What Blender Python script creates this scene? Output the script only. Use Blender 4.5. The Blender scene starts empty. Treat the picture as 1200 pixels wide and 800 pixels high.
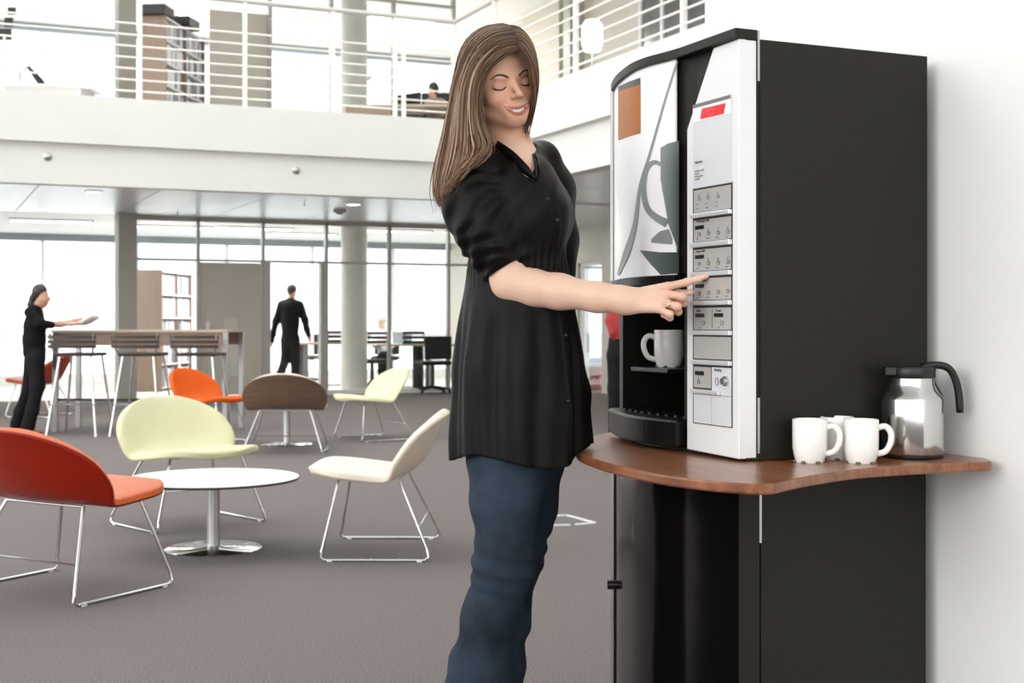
import bpy, bmesh, math, random
import numpy as np
from mathutils import Vector, Matrix
random.seed(7); np.random.seed(7)
scene = bpy.context.scene
col = scene.collection
# ---------------------------------------------------------------- camera
F, HZ, CH = 1570.0, 378.0, 1.08            # focal length in px (1200 wide), horizon row, camera height
PH = math.atan(700/1570.0); SN, CS = math.sin(PH), math.cos(PH)
cam = bpy.data.cameras.new('camera'); camo = bpy.data.objects.new('camera', cam); col.objects.link(camo)
camo.location = (0, 0, CH); camo.rotation_euler = (math.pi/2, 0, -PH)
cam.sensor_width = 36; cam.lens = 36*F/1200; cam.shift_y = (HZ-400)/1200
cam.clip_start = .05; cam.clip_end = 300
cam.dof.use_dof = True; cam.dof.focus_distance = 2.95; cam.dof.aperture_fstop = 8.0
scene.camera = camo
# ---------------------------------------------------------------- sky, exposure
world = bpy.data.worlds.new('overcast_sky'); scene.world = world; world.use_nodes = True
bg = world.node_tree.nodes['Background']; bg.inputs[0].default_value = (.97, .985, 1, 1); bg.inputs[1].default_value = 1.7
vs = scene.view_settings
vs.view_transform = 'Standard'; vs.look = 'None'; vs.gamma = 1; vs.use_curve_mapping = False; vs.exposure = 0.47
sund = bpy.data.lights.new('sun', 'SUN'); sund.energy = 0.85; sund.angle = math.radians(35); sund.color = (1, .96, .9)
suno = bpy.data.objects.new('sun', sund); col.objects.link(suno)
suno.rotation_euler = Vector((.9, .3, -.36)).to_track_quat('-Z', 'Y').to_euler()   # soft daylight from the window side on the left
# ---------------------------------------------------------------- pixel to place helpers
def W(px, py, z=0.0):
    D = F*(CH-z)/(py-HZ); a = (px-600)/F
    return Vector((a*D*CS+D*SN, -a*D*SN+D*CS, z))
def onX(px, X):
    a = (px-600)/F; D = X/(a*CS+SN); return Vector((X, -a*D*SN+D*CS, 0)), D
def onY(px, Y):
    a = (px-600)/F; D = Y/(-a*SN+CS); return Vector((a*D*CS+D*SN, Y, 0)), D
def zat(py, D): return CH+(HZ-py)*D/F
def atD(px, D, z=0.0):
    a = (px-600)/F; return Vector((a*D*CS+D*SN, -a*D*SN+D*CS, z))
def XY(px, py, X): p, D = onX(px, X); return Vector((X, p.y, zat(py, D)))
def heading(lat, dep):            # compass angle (about z) of a direction given as image-right, depth
    return math.atan2(-lat*SN+dep*CS, lat*CS+dep*SN)
# ---------------------------------------------------------------- materials
def lin(c):
    if isinstance(c, str): c = tuple(int(c[i:i+2], 16)/255 for i in (0, 2, 4))
    return tuple((x/12.92 if x <= .04045 else ((x+.055)/1.055)**2.4) for x in c)+(1,)
def mat(name, c, rough=.5, metal=0, spec=.5, var=0, vscale=8, bump=0, bscale=60, stretch=None, emit=None, es=0, coat=0, sheen=0, sss=0, c2=None, detail=4):
    m = bpy.data.materials.new(name); m.use_nodes = True
    nt = m.node_tree; b = nt.nodes['Principled BSDF']
    C = lin(c)
    b.inputs['Base Color'].default_value = C; b.inputs['Roughness'].default_value = rough
    b.inputs['Metallic'].default_value = metal; b.inputs['Specular IOR Level'].default_value = spec
    b.inputs['Coat Weight'].default_value = coat; b.inputs['Sheen Weight'].default_value = sheen
    if sss: b.inputs['Subsurface Weight'].default_value = sss; b.inputs['Subsurface Radius'].default_value = (.012, .005, .003)
    if emit: b.inputs['Emission Color'].default_value = lin(emit); b.inputs['Emission Strength'].default_value = es
    tc = nt.nodes.new('ShaderNodeTexCoord'); src = tc.outputs['Object']
    if stretch:
        mp = nt.nodes.new('ShaderNodeMapping'); mp.inputs['Scale'].default_value = stretch
        nt.links.new(src, mp.inputs['Vector']); src = mp.outputs['Vector']
    if var or c2:
        n = nt.nodes.new('ShaderNodeTexNoise'); n.inputs['Scale'].default_value = vscale; n.inputs['Detail'].default_value = detail
        nt.links.new(src, n.inputs['Vector'])
        mx = nt.nodes.new('ShaderNodeMix'); mx.data_type = 'RGBA'
        A = C; B = lin(c2) if c2 else tuple(min(1, x*(1+var)) for x in C[:3])+(1,)
        if not c2: A = tuple(x*(1-var) for x in C[:3])+(1,)
        mx.inputs[6].default_value = A; mx.inputs[7].default_value = B
        rp = nt.nodes.new('ShaderNodeMapRange'); rp.inputs[1].default_value = .3; rp.inputs[2].default_value = .7
        nt.links.new(n.outputs[0], rp.inputs[0]); nt.links.new(rp.outputs[0], mx.inputs[0])
        nt.links.new(mx.outputs[2], b.inputs['Base Color'])
    if bump:
        n2 = nt.nodes.new('ShaderNodeTexNoise'); n2.inputs['Scale'].default_value = bscale; n2.inputs['Detail'].default_value = 3
        nt.links.new(src, n2.inputs['Vector'])
        bp = nt.nodes.new('ShaderNodeBump'); bp.inputs['Strength'].default_value = bump; bp.inputs['Distance'].default_value = .002
        nt.links.new(n2.outputs[0], bp.inputs['Height']); nt.links.new(bp.outputs[0], b.inputs['Normal'])
    return m
def vcol_mat(name, rough=.45, sss=.15, spec=.4):
    m = mat(name, 'd0a088', rough, sss=sss, spec=spec); nt = m.node_tree
    a = nt.nodes.new('ShaderNodeVertexColor'); a.layer_name = 'tint'
    nt.links.new(a.outputs[0], nt.nodes['Principled BSDF'].inputs['Base Color']); return m
def glass_mat(name, tint=(1, 1, 1), r=.9):
    m = bpy.data.materials.new(name); m.use_nodes = True; nt = m.node_tree; nt.nodes.clear()
    o = nt.nodes.new('ShaderNodeOutputMaterial'); t = nt.nodes.new('ShaderNodeBsdfTransparent'); t.inputs[0].default_value = tint+(1,)
    g = nt.nodes.new('ShaderNodeBsdfGlossy'); g.inputs['Roughness'].default_value = .02
    fr = nt.nodes.new('ShaderNodeFresnel'); fr.inputs[0].default_value = 1.45
    ml = nt.nodes.new('ShaderNodeMath'); ml.operation = 'MULTIPLY'; ml.inputs[1].default_value = r
    mx = nt.nodes.new('ShaderNodeMixShader'); nt.links.new(fr.outputs[0], ml.inputs[0]); nt.links.new(ml.outputs[0], mx.inputs[0])
    nt.links.new(t.outputs[0], mx.inputs[1]); nt.links.new(g.outputs[0], mx.inputs[2]); nt.links.new(mx.outputs[0], o.inputs[0]); return m
M = {}
def MM(k, *a, **kw): M[k] = mat(k, *a, **kw)
# ---------------------------------------------------------------- mesh builder
class MB:
    def __init__(s): s.v = []; s.f = []
    def add(s, v, f):
        n = len(s.v); s.v += [tuple(p) for p in v]; s.f += [tuple(i+n for i in q) for q in f]; return s
    def box(s, x0, x1, y0, y1, z0, z1):
        return s.add([(x0,y0,z0),(x1,y0,z0),(x1,y1,z0),(x0,y1,z0),(x0,y0,z1),(x1,y0,z1),(x1,y1,z1),(x0,y1,z1)],
                     [(3,2,1,0),(4,5,6,7),(0,1,5,4),(1,2,6,5),(2,3,7,6),(3,0,4,7)])
    def prism(s, poly, z0, z1):
        n = len(poly); a = sum(poly[i][0]*poly[(i+1)%n][1]-poly[(i+1)%n][0]*poly[i][1] for i in range(n))
        if a < 0: poly = poly[::-1]
        v = [(p[0], p[1], z0) for p in poly]+[(p[0], p[1], z1) for p in poly]
        f = [tuple(range(n))[::-1], tuple(range(n, 2*n))]+[(i, (i+1)%n, n+(i+1)%n, n+i) for i in range(n)]
        return s.add(v, f)
    def lathe(s, prof, n=24, c=(0,0,0), close=True):
        v = []; f = []; k = len(prof)
        for r, z in prof:
            for i in range(n):
                a = 2*math.pi*i/n; v.append((c[0]+r*math.cos(a), c[1]+r*math.sin(a), c[2]+z))
        for j in range(k-1):
            for i in range(n): f.append((j*n+i, j*n+(i+1)%n, (j+1)*n+(i+1)%n, (j+1)*n+i))
        if close:
            f.append(tuple(range(n))[::-1]); f.append(tuple(range((k-1)*n, k*n)))
        return s.add(v, f)
    def tube(s, pts, r, n=8, closed=False, cap=True, flat=1.0):
        pts = [Vector(p) for p in pts]; k = len(pts)
        rs = r if isinstance(r, (list, tuple)) else [r]*k
        T = []
        for i in range(k):
            a = pts[(i-1) % k] if (closed or i > 0) else pts[i]
            b = pts[(i+1) % k] if (closed or i < k-1) else pts[i]
            T.append((b-a).normalized())
        up = Vector((0,0,1)) if abs(T[0].z) < .9 else Vector((1,0,0))
        nrm = (up-T[0]*up.dot(T[0])).normalized(); v = []; f = []
        for i in range(k):
            nrm = (nrm-T[i]*nrm.dot(T[i])).normalized(); bi = T[i].cross(nrm)
            for j in range(n):
                a = 2*math.pi*j/n; v.append(pts[i]+nrm*(rs[i]*math.cos(a)*flat)+bi*(rs[i]*math.sin(a)))
        for i in range(k if closed else k-1):
            for j in range(n):
                i2 = (i+1) % k; f.append((i*n+j, i*n+(j+1)%n, i2*n+(j+1)%n, i2*n+j))
        if cap and not closed: f.append(tuple(range(n))[::-1]); f.append(tuple(range((k-1)*n, k*n)))
        return s.add(v, f)
    def cyl(s, p0, p1, r0, r1=None, n=12): return s.tube([p0, p1], [r0, r0 if r1 is None else r1], n)
    def ball(s, c, r, n=12, m=8):
        r = r if isinstance(r, (list, tuple)) else (r, r, r); v = [(c[0],c[1],c[2]-r[2])]; f = []
        for j in range(1, m):
            t = math.pi*j/m
            for i in range(n):
                a = 2*math.pi*i/n; v.append((c[0]+r[0]*math.sin(t)*math.cos(a), c[1]+r[1]*math.sin(t)*math.sin(a), c[2]-r[2]*math.cos(t)))
        v.append((c[0],c[1],c[2]+r[2])); L = len(v)-1
        for i in range(n):
            f.append((0, 1+(i+1)%n, 1+i)); f.append((L, 1+(m-2)*n+i, 1+(m-2)*n+(i+1)%n))
            for j in range(m-2): a = 1+j*n; f.append((a+i, a+(i+1)%n, a+n+(i+1)%n, a+n+i))
        return s.add(v, f)
    def grid(s, P, thick=None):          # P[i][j] of Vectors -> sheet
        a, b = len(P), len(P[0]); v = [p for r in P for p in r]
        return s.add(v, [(i*b+j, (i+1)*b+j, (i+1)*b+j+1, i*b+j+1) for i in range(a-1) for j in range(b-1)])
    def mesh(s, name, m, smooth=None):
        me = bpy.data.meshes.new(name); me.from_pydata(s.v, [], s.f); me.update()
        me.materials.append(m if not isinstance(m, str) else M[m])
        if smooth is not None:
            me.polygons.foreach_set('use_smooth', [True]*len(me.polygons))
            if smooth < 180: me.set_sharp_from_angle(angle=math.radians(smooth))
        return me
    def build(s, name, m, parent=None, smooth=None, bevel=0, world=False):
        if world and parent is not None:
            l = parent.location; s.v = [(p[0]-l[0], p[1]-l[1], p[2]-l[2]) for p in s.v]
        o = bpy.data.objects.new(name, s.mesh(name, m, smooth)); col.objects.link(o); o.parent = parent
        if bevel:
            md = o.modifiers.new('bevel', 'BEVEL'); md.width = bevel; md.segments = 2; md.limit_method = 'ANGLE'
        return o
def B(*a): return MB().box(*a)
def tag(o, label=None, cat=None, group=None, kind=None):
    if label: o['label'] = label
    if cat: o['category'] = cat
    if group: o['group'] = group
    if kind: o['kind'] = kind
    return o
def thing(name, label, cat, loc=(0,0,0), rz=0, group=None):
    o = bpy.data.objects.new(name, None); col.objects.link(o); o.location = loc; o.rotation_euler = (0,0,rz); o.empty_display_size = .1
    return tag(o, label, cat, group)
def struct(name, mb, m, label=None, **kw):
    o = mb.build(name, m, **kw); o['kind'] = 'structure'
    if label: o['label'] = label
    return o
def copy_tree(o, parent=None):
    c = o.copy(); col.objects.link(c); c.parent = parent
    for ch in [x for x in bpy.data.objects if x.parent == o]: copy_tree(ch, c)
    return c
def share(name, src, parent, loc=(0,0,0), rz=0):      # another object on the same mesh data
    o = bpy.data.objects.new(name, src.data); col.objects.link(o); o.parent = parent; o.location = loc; o.rotation_euler = (0,0,rz); return o
def catmull(pts, n):
    pts = [np.array(p, float) for p in pts]; k = len(pts); out = []
    P = [2*pts[0]-pts[1]]+pts+[2*pts[-1]-pts[-2]]
    for q in range(n):
        t = q/(n-1)*(k-1); i = min(int(t), k-2); u = t-i; a, b, c, d = P[i:i+4]
        out.append(.5*(2*b+(c-a)*u+(2*a-5*b+4*c-d)*u*u+(3*b-a-3*c+d)*u**3))
    return out
def text(name, s, size, m, parent, mtx, label=None):
    cu = bpy.data.curves.new(name, 'FONT'); cu.body = s; cu.size = size; cu.extrude = .0002; cu.materials.append(M[m])
    tmp = bpy.data.objects.new(name, cu); me = bpy.data.meshes.new_from_object(tmp); bpy.data.objects.remove(tmp); bpy.data.curves.remove(cu)
    o = bpy.data.objects.new(name, me); col.objects.link(o); o.parent = parent; o.matrix_local = mtx; return o
# ---------------------------------------------------------------- palette
MM('white_wall', 'f2f1ee', .7, var=.015, vscale=2)
MM('fascia', 'dedfd9', .75, var=.015, vscale=1.5)
MM('carpet', '7c7572', .95, spec=.1, var=.34, vscale=150, bump=.6, bscale=400, detail=6)
MM('soffit', 'dadddf', .3, metal=.25, var=.04, vscale=3, stretch=(1, .15, 1))
MM('soffit_rough', 'e6e7e8', .6)
MM('grey_column', 'a9a59c', .7, var=.03, vscale=4)
MM('concrete_round', 'c9c6bd', .6, var=.04, vscale=3)
MM('frame_grey', 'aeaca5', .45, metal=.3)
MM('frame_white', 'e8e9e8', .5)
MM('rail_grey', 'c2c0b8', .4)
MM('rail_white', 'f3efe8', .45)
MM('beam_blue', '8f979e', .6)
MM('beige_panel', 'c2bbaf', .5, var=.05, vscale=1.2)
MM('beige_light', 'd0c9bc', .6, var=.04, vscale=1.2)
MM('upper_floor', 'e4e2dc', .8)
M['glass'] = glass_mat('glass', (.97, .985, .985), .6)
M['dark_glass'] = mat('dark_glass', '5d615e', .15, var=.35, vscale=2.5)
MM('chrome', 'd9d9d8', .12, metal=1)
MM('steel', 'cfcfcd', .16, metal=1)
MM('satin_steel', 'b9bab9', .32, metal=1)
MM('black_body', '24211c', .45, spec=.2, bump=.04, bscale=500)
MM('black_gloss', '0c0a09', .14, spec=.45)
MM('black_soft', '0f0d0c', .4, spec=.15)
MM('panel_white', 'e9eae9', .4)
MM('plate_grey', 'c3c1bc', .38, metal=.25)
MM('plate_light', 'd9dcdf', .4)
MM('handle_silver', 'e4e4e6', .3, metal=.35)
MM('print_black', '33312f', .6)
MM('print_grey', '76726c', .6)
MM('lcd_dark', '1b1c18', .3)
MM('red_screen', 'd40812', .35, emit='ff0a18', es=.12)
MM('red_print', 'ff6a70', .4, emit='ff6a70', es=.2)
MM('poster_white', 'fbfbfb', .25)
MM('ceramic', 'f6f4ef', .18, spec=.5, coat=.3)
MM('plastic_black', '121110', .38)
MM('tabletop_white', 'f7f7f6', .35)
MM('table_edge', '3a3633', .5)
MM('orange_pad', 'd4611f', .45, var=.05, vscale=6)
MM('orange_shell', '8c1a00', .4, var=.08, vscale=5, spec=.25)
MM('bright_orange', 'dc5c06', .5, spec=.25, var=.04, vscale=6)
MM('red_orange', 'a83c16', .45, var=.05, vscale=6)
MM('lime_pad', 'dedbb2', .5, var=.03, vscale=6)
MM('lime_shell', 'd6d3a8', .45)
MM('cream_pad', 'e6dccb', .5, var=.03, vscale=6)
MM('cream_shell', 'dccdb8', .42)
MM('brown_shell', '6a5443', .38, var=.12, vscale=7, stretch=(1, 1, 6))
MM('dark_wood', '33271f', .5, var=.15, vscale=20, stretch=(1, 8, 8))
MM('table_wood', 'b5a48f', .5, var=.1, vscale=6, stretch=(.5, 8, 8))
MM('shelf_wood', '8f7a69', .55, var=.08, vscale=6, stretch=(8, 8, .6))
MM('binder_white', 'e4e6e8', .6); MM('binder_grey', 'b9bcc0', .6); MM('binder_dark', '8d9096', .6)
MM('paper', 'f6f6f4', .7)
MM('black_cloth', '121214', .85, spec=.2, bump=.4, bscale=90)
MM('black_trousers', '17171a', .85, spec=.2)
MM('white_cloth', 'dfe0e8', .85, bump=.3, bscale=60)
MM('red_cloth', 'a33433', .85, bump=.4, bscale=60)
MM('pattern_cloth', '8f8577', .85, var=.3, vscale=40)
MM('skin_far', 'c99c82', .55, sss=.1)
MM('hair_dark', '35261f', .45); MM('hair_grey', 'a9a19a', .5)
MM('shoe_brown', '6b4030', .4)
MM('blue_plastic', '2c5aa8', .4)
MM('lamp_white', 'ffffff', .6, emit='fff6ea', es=1.0)
MM('light_disc', 'ffffff', .6, emit='fff7ea', es=3.0)
MM('tape_white', 'e8e8e6', .6)
def wood_mat(name, a, b, rough=.3):
    m = mat(name, a, rough, coat=.15); nt = m.node_tree; bs = nt.nodes['Principled BSDF']
    tc = nt.nodes.new('ShaderNodeTexCoord'); mp = nt.nodes.new('ShaderNodeMapping'); mp.inputs['Scale'].default_value = (34, 2.2, 10)
    n = nt.nodes.new('ShaderNodeTexNoise'); n.inputs['Scale'].default_value = 1.6; n.inputs['Detail'].default_value = 8; n.inputs['Distortion'].default_value = .6
    n.inputs['Roughness'].default_value = .65
    cr = nt.nodes.new('ShaderNodeValToRGB'); cr.color_ramp.elements[0].position = .32; cr.color_ramp.elements[1].position = .68
    cr.color_ramp.elements[0].color = lin(a); cr.color_ramp.elements[1].color = lin(b)
    nt.links.new(tc.outputs['Object'], mp.inputs[0]); nt.links.new(mp.outputs[0], n.inputs[0]); nt.links.new(n.outputs[0], cr.inputs[0]); nt.links.new(cr.outputs[0], bs.inputs['Base Color'])
    return m
def paper_mat():
    m = M['paper']; nt = m.node_tree; b = nt.nodes['Principled BSDF']; o = nt.nodes['Material Output']
    t = nt.nodes.new('ShaderNodeBsdfTranslucent'); t.inputs[0].default_value = (.95, .95, .93, 1); mx = nt.nodes.new('ShaderNodeMixShader'); mx.inputs[0].default_value = .55
    nt.links.new(b.outputs[0], mx.inputs[1]); nt.links.new(t.outputs[0], mx.inputs[2]); nt.links.new(mx.outputs[0], o.inputs[0])
paper_mat()
M['counter_wood'] = wood_mat('counter_wood', '6b3a22', '9c6540')
# ================================================================ the setting
YF, YG, YW = 15.2, 19.5, 24.5          # gallery edge, ground floor glazing, outer window wall
XG, XR = 5.95, 9.6                     # edge of the side gallery, wall under it
_, D260 = onY(260, YF)
ZS = 2.60                              # soffit
ZM = zat(176.5, D260); ZT = zat(122.5, D260)   # step in the fascia, top of the upstand
ZU = 6.25                              # ceiling of the upper level
struct('floor', B(-16, 16, -8, YW+.2, -.12, 0), 'carpet', 'grey carpet floor of the hall')
# floor service lid, drawn as a thin metal outline in the carpet
fa, fb, fc = W(640, 605), W(667, 604), W(697, 613)
lid = thing('floor_box', 'thin white outlined service lid in the carpet behind the woman', 'floor box', (fb+fc)/2)
for a, b in ((W(640, 605.5), W(664, 604)), (W(664, 604), W(697, 613)), (W(697, 613), W(675, 615)), (W(668, 615.5), W(640, 616))):
    d = (b-a); n = Vector((-d.y, d.x, 0)).normalized()*.012
    MB().prism([tuple((a+n)[:2]), tuple((b+n)[:2]), tuple((b-n)[:2]), tuple((a-n)[:2])], .0, .006).build('edge_strip', 'tape_white', lid, world=True)
# back gallery: upstand, recessed band, slab
struct('wall_gallery_back', B(-16, XG, YF, YF+.25, ZM, ZT), 'fascia', 'off-white upstand of the back gallery')
struct('trim_1', B(-16, XG+.07, YF+.07, YF+.25, ZS-.02, ZM), 'fascia', 'recessed band under the back gallery upstand')
struct('wall_gallery_right', B(XG, XG+.25, 1.5, YF+.25, ZM, ZT), 'fascia', 'off-white upstand of the side gallery')
struct('trim_2', B(XG+.07, XG+.25, 1.5, YF+.25, ZS-.02, ZM), 'fascia', 'recessed band under the side gallery upstand')
fg = MB().box(-16, XR+.3, YF+.25, YW, ZT-.45, ZT-.06).box(XG+.25, XR+.3, 1.5, YF+.25, ZT-.45, ZT-.06)
struct('floor_gallery', fg, 'upper_floor', 'slab of the upper level')
# soffit made of long metal panels with open joints
sf = struct('ceiling', B(-16, XR+.3, YF+.25, YG, ZS+.05, ZS+.07).box(XG+.25, XR+.3, 1.5, YF+.25, ZS+.05, ZS+.07), 'frame_white', 'pale metal panel soffit under the galleries')
pw = 1.32; src = None; x = -15.9
while x < XR:
    if src is None: src = B(0, pw-.012, YF+.26, YG-.02, ZS, ZS+.04).build('ceiling_panel', 'soffit', sf); src.location = (x, 0, 0)
    else: share('ceiling_panel', src, sf, (x, 0, 0))
    x += pw
src = None; y = 1.6
while y < YF-.5:
    if src is None: src = B(XG+.26, XR, 0, 1.488, ZS, ZS+.04).build('ceiling_panel', 'soffit', sf); src.location = (0, y, 0)
    else: share('ceiling_panel', src, sf, (0, y, 0))
    y += 1.5
struct('ceiling_office', B(-16, XR+.3, YG+.06, YW, ZS+.02, ZS+.1), 'soffit_rough', 'white ceiling of the office behind the glazing')
struct('ceiling_upper', B(-16, XR+.3, YF+.9, YW, ZU, ZU+.15).box(XG+.9, XR+.3, 1.5, YF+.9, ZU, ZU+.15), 'soffit_rough', 'white ceiling of the upper level')
# wall under and over the side gallery
p0, _ = onX(677, XR); p1, _ = onX(705, XR)
wr = MB().box(XR, XR+.2, 1.5, p1.y, 0, ZS+.3).box(XR, XR+.2, p1.y, p0.y, 2.02, ZS+.3).box(XR, XR+.2, p0.y, YW, 0, ZS+.3)
struct('wall_right', wr, 'beige_light', 'beige wall under the side gallery')
dr = struct('door_1', B(XR+.03, XR+.08, p1.y, p1.y+.05, 0, 2.02).box(XR+.03, XR+.08, p0.y-.05, p0.y, 0, 2.02).box(XR+.03, XR+.08, p1.y, p0.y, 1.97, 2.02), 'frame_white', 'white framed glass door in the side wall')
B(XR+.05, XR+.06, p1.y+.05, p0.y-.05, .02, 1.97).build('pane', 'glass', dr)
u0, _ = onX(748, XR); u1, _ = onX(832, XR)
struct('wall_upper_right', MB().box(XR, XR+.2, u0.y, YW, ZT-.06, ZU).box(XR, XR+.2, 1.5, u1.y, ZT-.06, ZU), 'beige_light', 'beige wall of the upper side gallery')
uw = struct('window_5', B(XR, XR+.1, u1.y, u1.y+.06, ZT-.06, ZU), 'frame_white', 'dark glazed bay on the side gallery')
k = 3
for i in range(k):
    a = u1.y+.06+(u0.y-u1.y-.06)*i/k; b = u1.y+.06+(u0.y-u1.y-.06)*(i+1)/k
    B(XR+.03, XR+.05, a, b-.07, ZT-.06, ZU).build('pane', 'dark_glass', uw); B(XR, XR+.1, b-.07, b, ZT-.06, ZU).build('mullion', 'frame_white', uw)
for a, b, m in ((612, 655, 'beige_light'), (660, 668, 'frame_grey')):
    q0, _ = onX(a, XR-.25); q1, _ = onX(b, XR-.25)
    struct('trim_3', B(XR-.25, XR, q1.y, q0.y, ZT-.06, ZU), m, 'flat pier on the upper side gallery wall')
# ---- ground floor glazing
def glazing(name, label, pxs, Y, z0, zs, mw, frame='frame_grey', pane=True, skip=()):
    xs = [onY(p, Y)[0].x for p in pxs]
    g = struct(name, B(xs[0]-mw/2, xs[-1]+mw/2, Y-.05, Y+.05, zs[-1]-.035, zs[-1]+.035), frame, label)
    for i, x in enumerate(xs): B(x-mw/2, x+mw/2, Y-.05, Y+.05, z0, zs[-1]).build('mullion', frame, g)
    for z in zs[:-1]: B(xs[0], xs[-1], Y-.04, Y+.04, z-mw*.4, z+mw*.4).build('transom', frame, g)
    lv = [z0]+list(zs)
    if pane:
        for i in range(len(xs)-1):
            for j in range(len(zs)):
                if (i, j) in skip: continue
                B(xs[i]+mw/2, xs[i+1]-mw/2, Y-.006, Y+.006, lv[j]+.02, lv[j+1]-.02).build('pane', 'glass', g)
    return g, xs
_, Dg = onY(300, YG)
zt1 = zat(306, Dg)
g1, gx = glazing('window_1', 'grey framed glass partition below the gallery', [158, 232, 308, 382, 456, 525, 596, 664, 718], YG, 0.0, [zt1, ZS-.03], .042, skip=((1, 0), (2, 0)))
B(gx[3], gx[-1], YG-.06, YG+.06, 0, .07).build('bottom_rail', 'frame_white', g1)
d2 = struct('door_2', B(gx[1]+.03, gx[2]-.03, YG-.02, YG+.02, .03, zt1-.03), 'beige_panel', 'closed beige door panel in the glass partition')
for (a, b, c_, d) in ((.10, .62, .25, 1.62), (.35, .6, .3, 1.15)):
    w = gx[2]-gx[1]; B(gx[1]+.03+a*w, gx[1]+b*w, YG-(.045 if a > .2 else .03), YG-(.0301 if a > .2 else .0201), c_, d).build('inset_and_reflection', 'beige_light' if a > .2 else 'beige_panel', d2)  # the paler inner box is a reflection on the door, put into its colour
B(gx[1]+.1, gx[1]+.16, YG-.055, YG-.02, .95, 1.1).build('door_handle', 'satin_steel', d2)
dj = struct('door_3', B(gx[2]+.0, gx[2]+.1, YG-.07, YG+.07, 0, zt1), 'frame_grey', 'open doorway in the glass partition behind the walking man')
B(gx[3]-.1, gx[3], YG-.07, YG+.07, 0, zt1).build('door_jamb', 'frame_grey', dj)
# ---- outer window walls, both levels
def outer(name, label, z0, z1, zs, x0, x1, step):
    g = struct(name, B(x0, x1, YW, YW+.12, z0, z0+.18), 'frame_white', label)
    B(x0, x1, YW-.05, YW+.1, z1-.12, z1).build('window_head', 'beam_blue', g)
    x = x0; sm = None; sp = None
    while x < x1:
        if sm is None:
            sm = B(0, .05, YW, YW+.1, z0+.18, z1-.12).build('mullion', 'frame_white', g); sm.location = (x, 0, 0)
            sp = B(.05, step, YW+.04, YW+.05, z0+.18, z1-.12).build('pane', 'glass', g); sp.location = (x, 0, 0)
        else: share('mullion', sm, g, (x, 0, 0)); share('pane', sp, g, (x, 0, 0))
        x += step
    for z in zs: B(x0, x1, YW+.01, YW+.07, z-.02, z+.02).build('transom', 'frame_white', g)
outer('window_2', 'tall bright windows at the far side of the ground floor', 0, ZS+.02, [.85], -6, XR, 1.6)
outer('window_3', 'tall bright windows at the far side of the upper level', ZT-.06, ZU, [], -6, XR, 1.6)
struct('floor_office', B(-16, XR, YG+.1, YW, 0, .004), 'upper_floor', 'pale floor of the office behind the glazing')
struct('ceiling_added_shade', B(-16, 16, -8, 6.0, 8.6, 8.8), 'soffit_rough', 'unseen white roof added over the near part of the hall to cut the sky light')  # added out of view so that less sky light reaches the foreground
# ---- columns
q, Dq = onY(147, YG-.15); wq = 20*Dq/F/2
struct('wall_column_square', B(q.x-wq, q.x+wq, YG-.35, YG+.05, 0, ZU), 'grey_column', 'square grey column at the end of the partition')
q = onY(415, YG+.55)[0]
struct('wall_column_round', MB().lathe([(.205, 0), (.205, ZU)], 32, (q.x, q.y, 0)), 'concrete_round', 'round pale column behind the partition', smooth=40)
# ---- upper level partition seen between the bars
pu0, pu1 = onY(246, YG)[0].x, onY(315, YG)[0].x
up = struct('wall_upper_panel', B(pu0, pu1, YG, YG+.08, ZT-.06, zat(14, onY(280, YG)[1])), 'beige_panel', 'beige panel wall on the upper level')
glazing('window_4', 'slim framed glass screen on the upper level', [316, 388, 461, 531], YG, ZT-.06, [ZU-.25, ZU], .05)
# ---- white wall behind the machine
MX, MY = 1.568, 2.356                 # machine front plane (x), near side plane (y)
XWL = 2.10
pe, _ = onX(826, XWL)
struct('wall_partition', B(XWL, XWL+2.2, -4, pe.y, 0, 6.5), 'white_wall', 'smooth white wall behind the coffee machine')
# ---- railings
def railing(label, a, b, posts, axis):
    r = thing('railing', label, 'railing', ((a[0]+b[0])/2, (a[1]+b[1])/2, ZT), 0, 'gallery railings')
    def bar(z, rad, nm): MB().cyl((a[0], a[1], z), (b[0], b[1], z), rad, n=8).build(nm, 'rail_grey' if nm == 'handrail' else 'rail_white', r, smooth=60, world=True)
    bar(zat(0, onY(270, YF+.1)[1]), .03, 'handrail')
    for k_ in range(7): bar(ZT+.10+.125*k_, .011, 'bar')
    for t in posts:
        x, y = (t, a[1]) if axis == 'x' else (a[0], t)
        MB().box(x-.022, x+.022, y-.022, y+.022, ZT-.005, zat(0, onY(270, YF+.1)[1])).build('post', 'rail_white', r, world=True)
px_ = [onY(p, YF+.1)[0].x for p in (-40, 164, 287, 390, 463, 473)]
railing('white horizontal bar railing along the back gallery', (-5, YF+.1), (XG+.1, YF+.1), px_+[XG+.1], 'x')
py_ = [onX(p, XG+.1)[0].y for p in (675, 801)]
dy_ = py_[0]-py_[1]
railing('white horizontal bar railing along the side gallery', (XG+.1, 1.5), (XG+.1, YF+.08), [py_[1]-2*dy_, py_[1]-dy_, py_[1], py_[0], py_[0]+dy_], 'y')
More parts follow.
